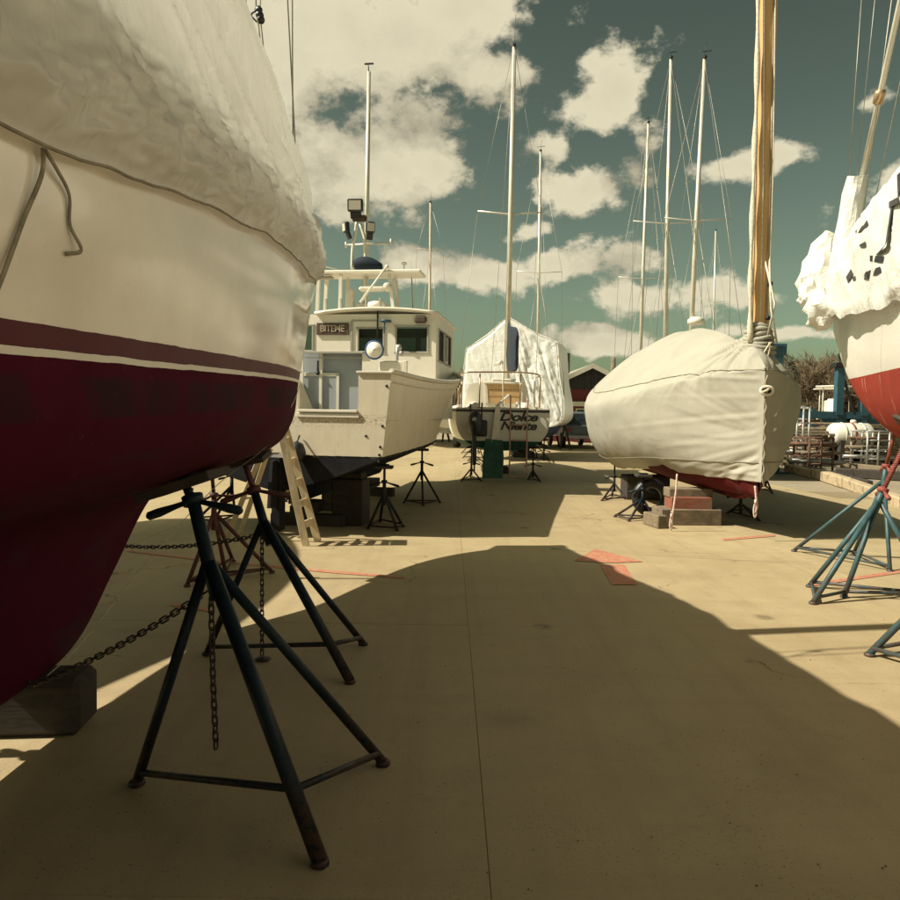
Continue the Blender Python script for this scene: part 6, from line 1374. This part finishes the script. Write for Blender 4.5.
# blue travel lift
def lift():
    D = 36; a = PXD(796, 415, D); b = PXD(872, 415, D); B = thing('travel_lift', 'blue steel travel lift standing among the yard clutter', 'boat lift', ((a[0] + b[0]) / 2, D, -.06)); o = np.array([(a[0] + b[0]) / 2, D, -.06])
    def P(x, y, d=0.0): return PXD(x, y, D + d) - o
    zb = P(830, 415)[2]
    for d in (0, 5.0):
        m = MB(); m.bar((a[0] - o[0] - .3, d, zb), (b[0] - o[0] + 1.5, d, zb), .28, .34); obj('beam', m, BLUE_ST, B)
    for x, yt in ((840, 368), (864, 392)):
        p = P(x, yt); q = P(x + .3, 415); m = MB(); m.bar((p[0], 0, p[2]), (p[0], 0, zb), .34, .34, (0, 1, 0)); obj('post', m, BLUE_ST, B); m = MB(); m.box((p[0], 0, p[2] + .12), (.7, .5, .24), None, .03); obj('post_cap', m, BLACK, B)
        m = MB(); m.prism([(p[0] - .85, -.1, zb - .17), (p[0] + .85, -.1, zb - .17), (p[0] + .18, -.1, zb - 1.2), (p[0] - .18, -.1, zb - 1.2)], (0, .2, 0)); obj('gusset', m, BLUE_ST, B)
        m = MB(); m.bar((p[0], 0, zb), (p[0], 0, .7), .26, .26, (0, 1, 0)); obj('leg', m, BLUE_ST, B); m = MB(); m.lathe([(.25, -.18), (.62, -.16), (.66, 0), (.62, .16), (.25, .18)], (p[0], 0, .66), (1, 0, 0), 20); obj('wheel', m, BLACK, B)
        m = MB(); m.bar((p[0], 5, 2.2), (p[0], 5, .7), .26, .26, (0, 1, 0)); obj('leg', m, BLUE_ST, B); m = MB(); m.lathe([(.25, -.18), (.62, -.16), (.66, 0), (.62, .16), (.25, .18)], (p[0], 5, .66), (1, 0, 0), 20); obj('wheel', m, BLACK, B)
    m = MB(); p = P(846, 375); q = P(853, 414); m.bar((p[0] - .2, -.1, p[2]), (q[0], -.1, q[2]), .10, .10); obj('hoist_ladder', m, BLACK, B)
    for k in range(2):
        x = P(804 + 3 * k, 430)[0]; m = MB(); m.tube([(x, 0, zb), (x, 0, 0)], .06, 8); obj('leg_pipe', m, GALV, B)
    return B
lift()
# blue gantry post showing over the catboat bow
D = 22; p = PXD(777, 347, D); t = thing('gantry_post', 'blue steel gantry post rising behind the catboat bow', 'post', (p[0], D, -.06)); zt = p[2] + .06
m = MB(); m.box((0, 0, zt / 2), (.30, .30, zt), None, .02); obj('column', m, BLUE_ST, t); m = MB(); m.box((-.1, 0, zt + .04), (.62, .42, .10), None, .02); m.box((.16, 0, zt - .12), (.12, .34, .24), None, .01); obj('cap_plate', m, BLUE_ST, t); m = MB(); m.box((0, 0, .03), (.7, .7, .06)); obj('base_plate', m, BLUE_ST, t)
# centre console boat with a hard top, on a trailer
def console(label, x, y, D, rz, L=6.0):
    p = PXD(x, y, D); B = thing('motorboat', label, 'motorboat', (p[0], D, -.06), rz); zs = 2.0
    def st(yy, w, zb, z): return half(yy, [(0, zb), (w * .8, zb + .35), (w * .93, zb + .6), (w, z)])
    C = [st(0, 1.0, .95, zs), st(2.5, 1.1, .95, zs), st(4.3, .85, 1.05, zs + .1), st(5.4, .4, 1.3, zs + .25), st(L, .02, 1.8, zs + .35)]
    m, d, H = hull_parts(C, 4, 4); obj('hull', m, WHITE_W, B); obj('deck', d, WHITE, B)
    m = MB(); m.box((0, 2.4, 2.5), (.7, .7, 1.0), None, .06); obj('console', m, WHITE, B)
    for sx in (-.55, .55):
        for yy in (1.9, 3.0): m = MB(); m.tube([(sx, yy, 2.0), (sx * .9, yy, 3.75)], .03, 6); obj('top_post', m, WHITE, B)
    m = MB(); m.box((0, 2.45, 3.8), (1.6, 1.9, .09), None, .03); obj('hard_top', m, WHITE, B)
    m = MB(); m.tube(list(H[:, -1][::2]), .05, 6); obj('rub_rail', m, BLUE_ST, B)
    m = MB(); m.bar((-.5, -.2, .75), (-.5, 5.5, .75), .1, .12); m.bar((.5, -.2, .75), (.5, 5.5, .75), .1, .12); m.box((0, .8, .85), (1.3, .12, .2)); m.box((0, 3.5, .85), (1.1, .12, .2)); m.bar((0, 5.2, .75), (0, 7.2, .6), .1, .1); fr = obj('trailer_frame', m, GALV, B)
    for sx in (-.95, .95): m = MB(); m.lathe([(.2, -.1), (.34, -.08), (.34, .08), (.2, .1)], (sx, 1.2, .34), (1, 0, 0), 18); obj('wheel', m, BLACK, fr)
    m = MB(); m.bar((0, 7.1, .6), (0, 7.1, 0), .08, .08, (0, 1, 0)); obj('jockey_leg', m, GALV, fr)
console('small motorboat with a hard top on a trailer beyond the blue lift', 806, 410, 48, math.radians(-70))
console('white motorboat on a trailer behind the red sloop bow', 868, 415, 52, math.radians(75)); console('white motorboat on a trailer far behind the workboat bow', 447, 412, 34, math.radians(20))
def car(label, x, y, D, rz, mat):
    p = PXD(x, y, D); B = thing('car', label, 'car', (p[0], D, -.06), rz)
    prof = [(-2.1, .3), (-2.15, .75), (-1.9, .95), (-1.2, 1.0), (-.7, 1.42), (.5, 1.45), (1.2, .98), (2.0, .85), (2.15, .6), (2.1, .3)]
    m = MB(); m.prism([(-.85, yy, z) for yy, z in prof], (1.7, 0, 0)); bd = obj('body', m, mat, B); md = bd.modifiers.new('b', 'BEVEL'); md.width = .06; md.segments = 2
    for s in (-1, 1):
        m = MB(); m.prism([(s * .855, -1.0, 1.0), (s * .855, 1.0, 1.0), (s * .855, .45, 1.36), (s * .855, -.65, 1.35)], (s * .012, 0, 0)); obj('side_window', m, GLASS, B)
        for yy in (-1.3, 1.3): m = MB(); m.lathe([(.2, -.1), (.32, -.08), (.32, .08), (.2, .1)], (s * .78, yy, .32), (1, 0, 0), 18); obj('wheel', m, BLACK, B)
        for yy, mt in ((-2.12, SCREW_RED), (2.1, LENS)): m = MB(); m.box((s * .6, yy, .72), (.3, .08, .12), None, .01); obj('lamp', m, mt, B)
car('maroon car parked beyond the pipe racks', 815, 424, 44, math.radians(60), MAROON); car('dark car parked beyond the tank', 862, 424, 45, math.radians(80), paint('car_black', (.02, .022, .025), .25, .1, 2))

# ------------------------------------------------------------------ trees
BARK = paint('bark_grey', (.11, .085, .055), .9, .3, 5); TWIG = paint('twig_brown', (.17, .125, .075), .95, .25, 3); NEEDLE = paint('needle_green', (.035, .048, .022), .9, .4, 3)
def bare_tree_mesh(seed, h=8.0):
    R = random.Random(seed); tr = MB(); tw = MB(); br = MB()
    def grow(p, d, L, r, lev):
        n = 4; pts = [p]; q = p.copy(); dd = d.copy()
        for i in range(n):
            dd = nrm(dd + np.array([R.gauss(0, .10), R.gauss(0, .10), R.gauss(.02, .05)])); q = q + dd * L / n; pts.append(q.copy())
        mb = tr if lev == 0 else (br if lev < 3 else tw); mb.tube(pts, [r * (1 - .16 * i) for i in range(n + 1)], 7 if lev == 0 else (5 if lev < 2 else 3), cap=False)
        if lev >= 5: return
        k = (6, 5, 4, 4, 3)[lev]
        for i in range(k):
            t = R.uniform(.35, 1.0) if lev else R.uniform(.3, 1.0); b = pts[min(n, int(t * n))]; a = R.uniform(0, 2 * pi); sp = R.uniform(.35, .75)
            x = nrm(np.cross(dd, (R.random(), R.random(), .3))); y = np.cross(dd, x); nd = nrm(dd * math.cos(sp) + (x * math.cos(a) + y * math.sin(a)) * math.sin(sp) + np.array([0, 0, .12]))
            grow(b, nd, L * R.uniform(.52, .74), max(r * .55, .022), lev + 1)
    grow(np.array([0, 0, -.05]), np.array([0, 0, 1.0]), h * .40, h * .018, 0); return tr.mesh('trunk'), br.mesh('limbs'), tw.mesh('twigs')
VAR = [bare_tree_mesh(s, 8.0) for s in (1, 2, 3, 4)]
for a, b, c in VAR: a.materials.append(BARK); b.materials.append(BARK); c.materials.append(TWIG)
def bare_tree(x, D, ztop, k, label, grp='bare trees behind the yard'):
    p = PXD(x, 420, D); t = thing('bare_tree', label, 'tree', (p[0], D, -.06), rnd.uniform(0, 6), grp); s = ztop / 8.6
    for nm, me in zip(('trunk', 'crown', 'twigs'), VAR[k % 4]):
        o = bpy.data.objects.new(nm, me); COL.objects.link(o); o.parent = t
    t.scale = (s * 1.1, s * 1.1, s)
tg = 'leafless brown tree in the thicket behind the blue lift'
for i, x in enumerate(np.linspace(766, 960, 34)):
    D = rnd.uniform(66, 92); bare_tree(x + rnd.uniform(-5, 5), D, 1.5 + (rnd.uniform(80, 112)) * D / 750, i, tg)
for i, (x, D, h) in enumerate(((447, 62, 8.0), (455, 66, 7.4), (440, 70, 8.6))): bare_tree(x, D, h, i + 1, 'leafless tree showing over the workboat bow')
for i, x in enumerate((-200, -120, -40, 40, 120, 200, 280, 360, 500, 560, 610, 650, 700, 740)): bare_tree(x + rnd.uniform(-15, 15), rnd.uniform(85, 110), rnd.uniform(5.5, 7.5), i, 'leafless tree in the far treeline behind the boats', 'far treeline')
def pine_mesh(seed, h=8):
    R = random.Random(seed); tr = MB(); tr.tube([(0, 0, -.05), (.05, 0, h * .5), (0, .04, h)], [.16, .11, .02], 7); nd = MB(); lb = MB()
    for k in range(46):
        z = h * (.22 + .76 * (k / 46)); L = (h - z) * .34 + .35; a = R.uniform(0, 2 * pi); d = np.array([math.cos(a), math.sin(a), R.uniform(-.05, .30)]); L *= R.uniform(.6, 1.15); lb.tube([(0, 0, z), d * L + np.array([0, 0, z])], [.03, .008], 4)
        for j in range(34):
            u = R.uniform(.25, 1.05); c = np.array([0, 0, z]) + d * L * u + np.array([R.gauss(0, .16), R.gauss(0, .16), R.gauss(.03, .10)]); s = R.uniform(.05, .13); v = nrm(np.array([R.gauss(0, 1), R.gauss(0, 1), R.gauss(0, .6)])); w = nrm(np.cross(v, (R.random(), .4, .3)))
            nd.add([c - w * s * .4, c + w * s * .4, c + v * s * 2.4], [(0, 1, 2)])
    return tr.mesh('trunk'), lb.mesh('limbs'), nd.mesh('needles')
PV = [pine_mesh(s) for s in (5, 6)]
for a, b, c in PV: a.materials.append(BARK); b.materials.append(BARK); c.materials.append(NEEDLE)
for i, (x, ytop, D) in enumerate(((788, 352, 72), (798, 362, 80), (842, 350, 70), (850, 358, 78), (775, 366, 84), (868, 352, 75), (880, 362, 82))):
    p = PXD(x, ytop, D); t = thing('pine_tree', 'dark evergreen among the bare trees behind the blue lift', 'tree', (p[0], D, -.06), rnd.uniform(0, 6), 'evergreens behind the yard'); s = p[2] / 8
    for nm, me in zip(('trunk', 'limbs', 'needles'), PV[i % 2]): o = bpy.data.objects.new(nm, me); COL.objects.link(o); o.parent = t
    t.scale = (s, s, s)

# ------------------------------------------------------------------ grit and dead leaves lying on the concrete
gr = MB(); R3 = random.Random(21)
for i in range(900):
    y = 1.8 + 12 * R3.random() ** 1.6; x = R3.uniform(-.75, .75) * y + R3.uniform(-.3, .3); s_ = .002 + .005 * R3.random() ** 3
    a = R3.uniform(0, 6.28); gr.add([(x + s_ * math.cos(a + q * 2.1), y + s_ * math.sin(a + q * 2.1), .0018) for q in range(3)] + [(x, y, .0018 + s_ * .8)], [(0, 1, 3), (1, 2, 3), (2, 0, 3), (0, 2, 1)])
o = obj('grit', gr, paint('grit_dark', (.19, .15, .10), .9, .5, 20)); o['kind'] = 'stuff'; o['label'] = 'scattered grit on the concrete'; o['category'] = 'grit'
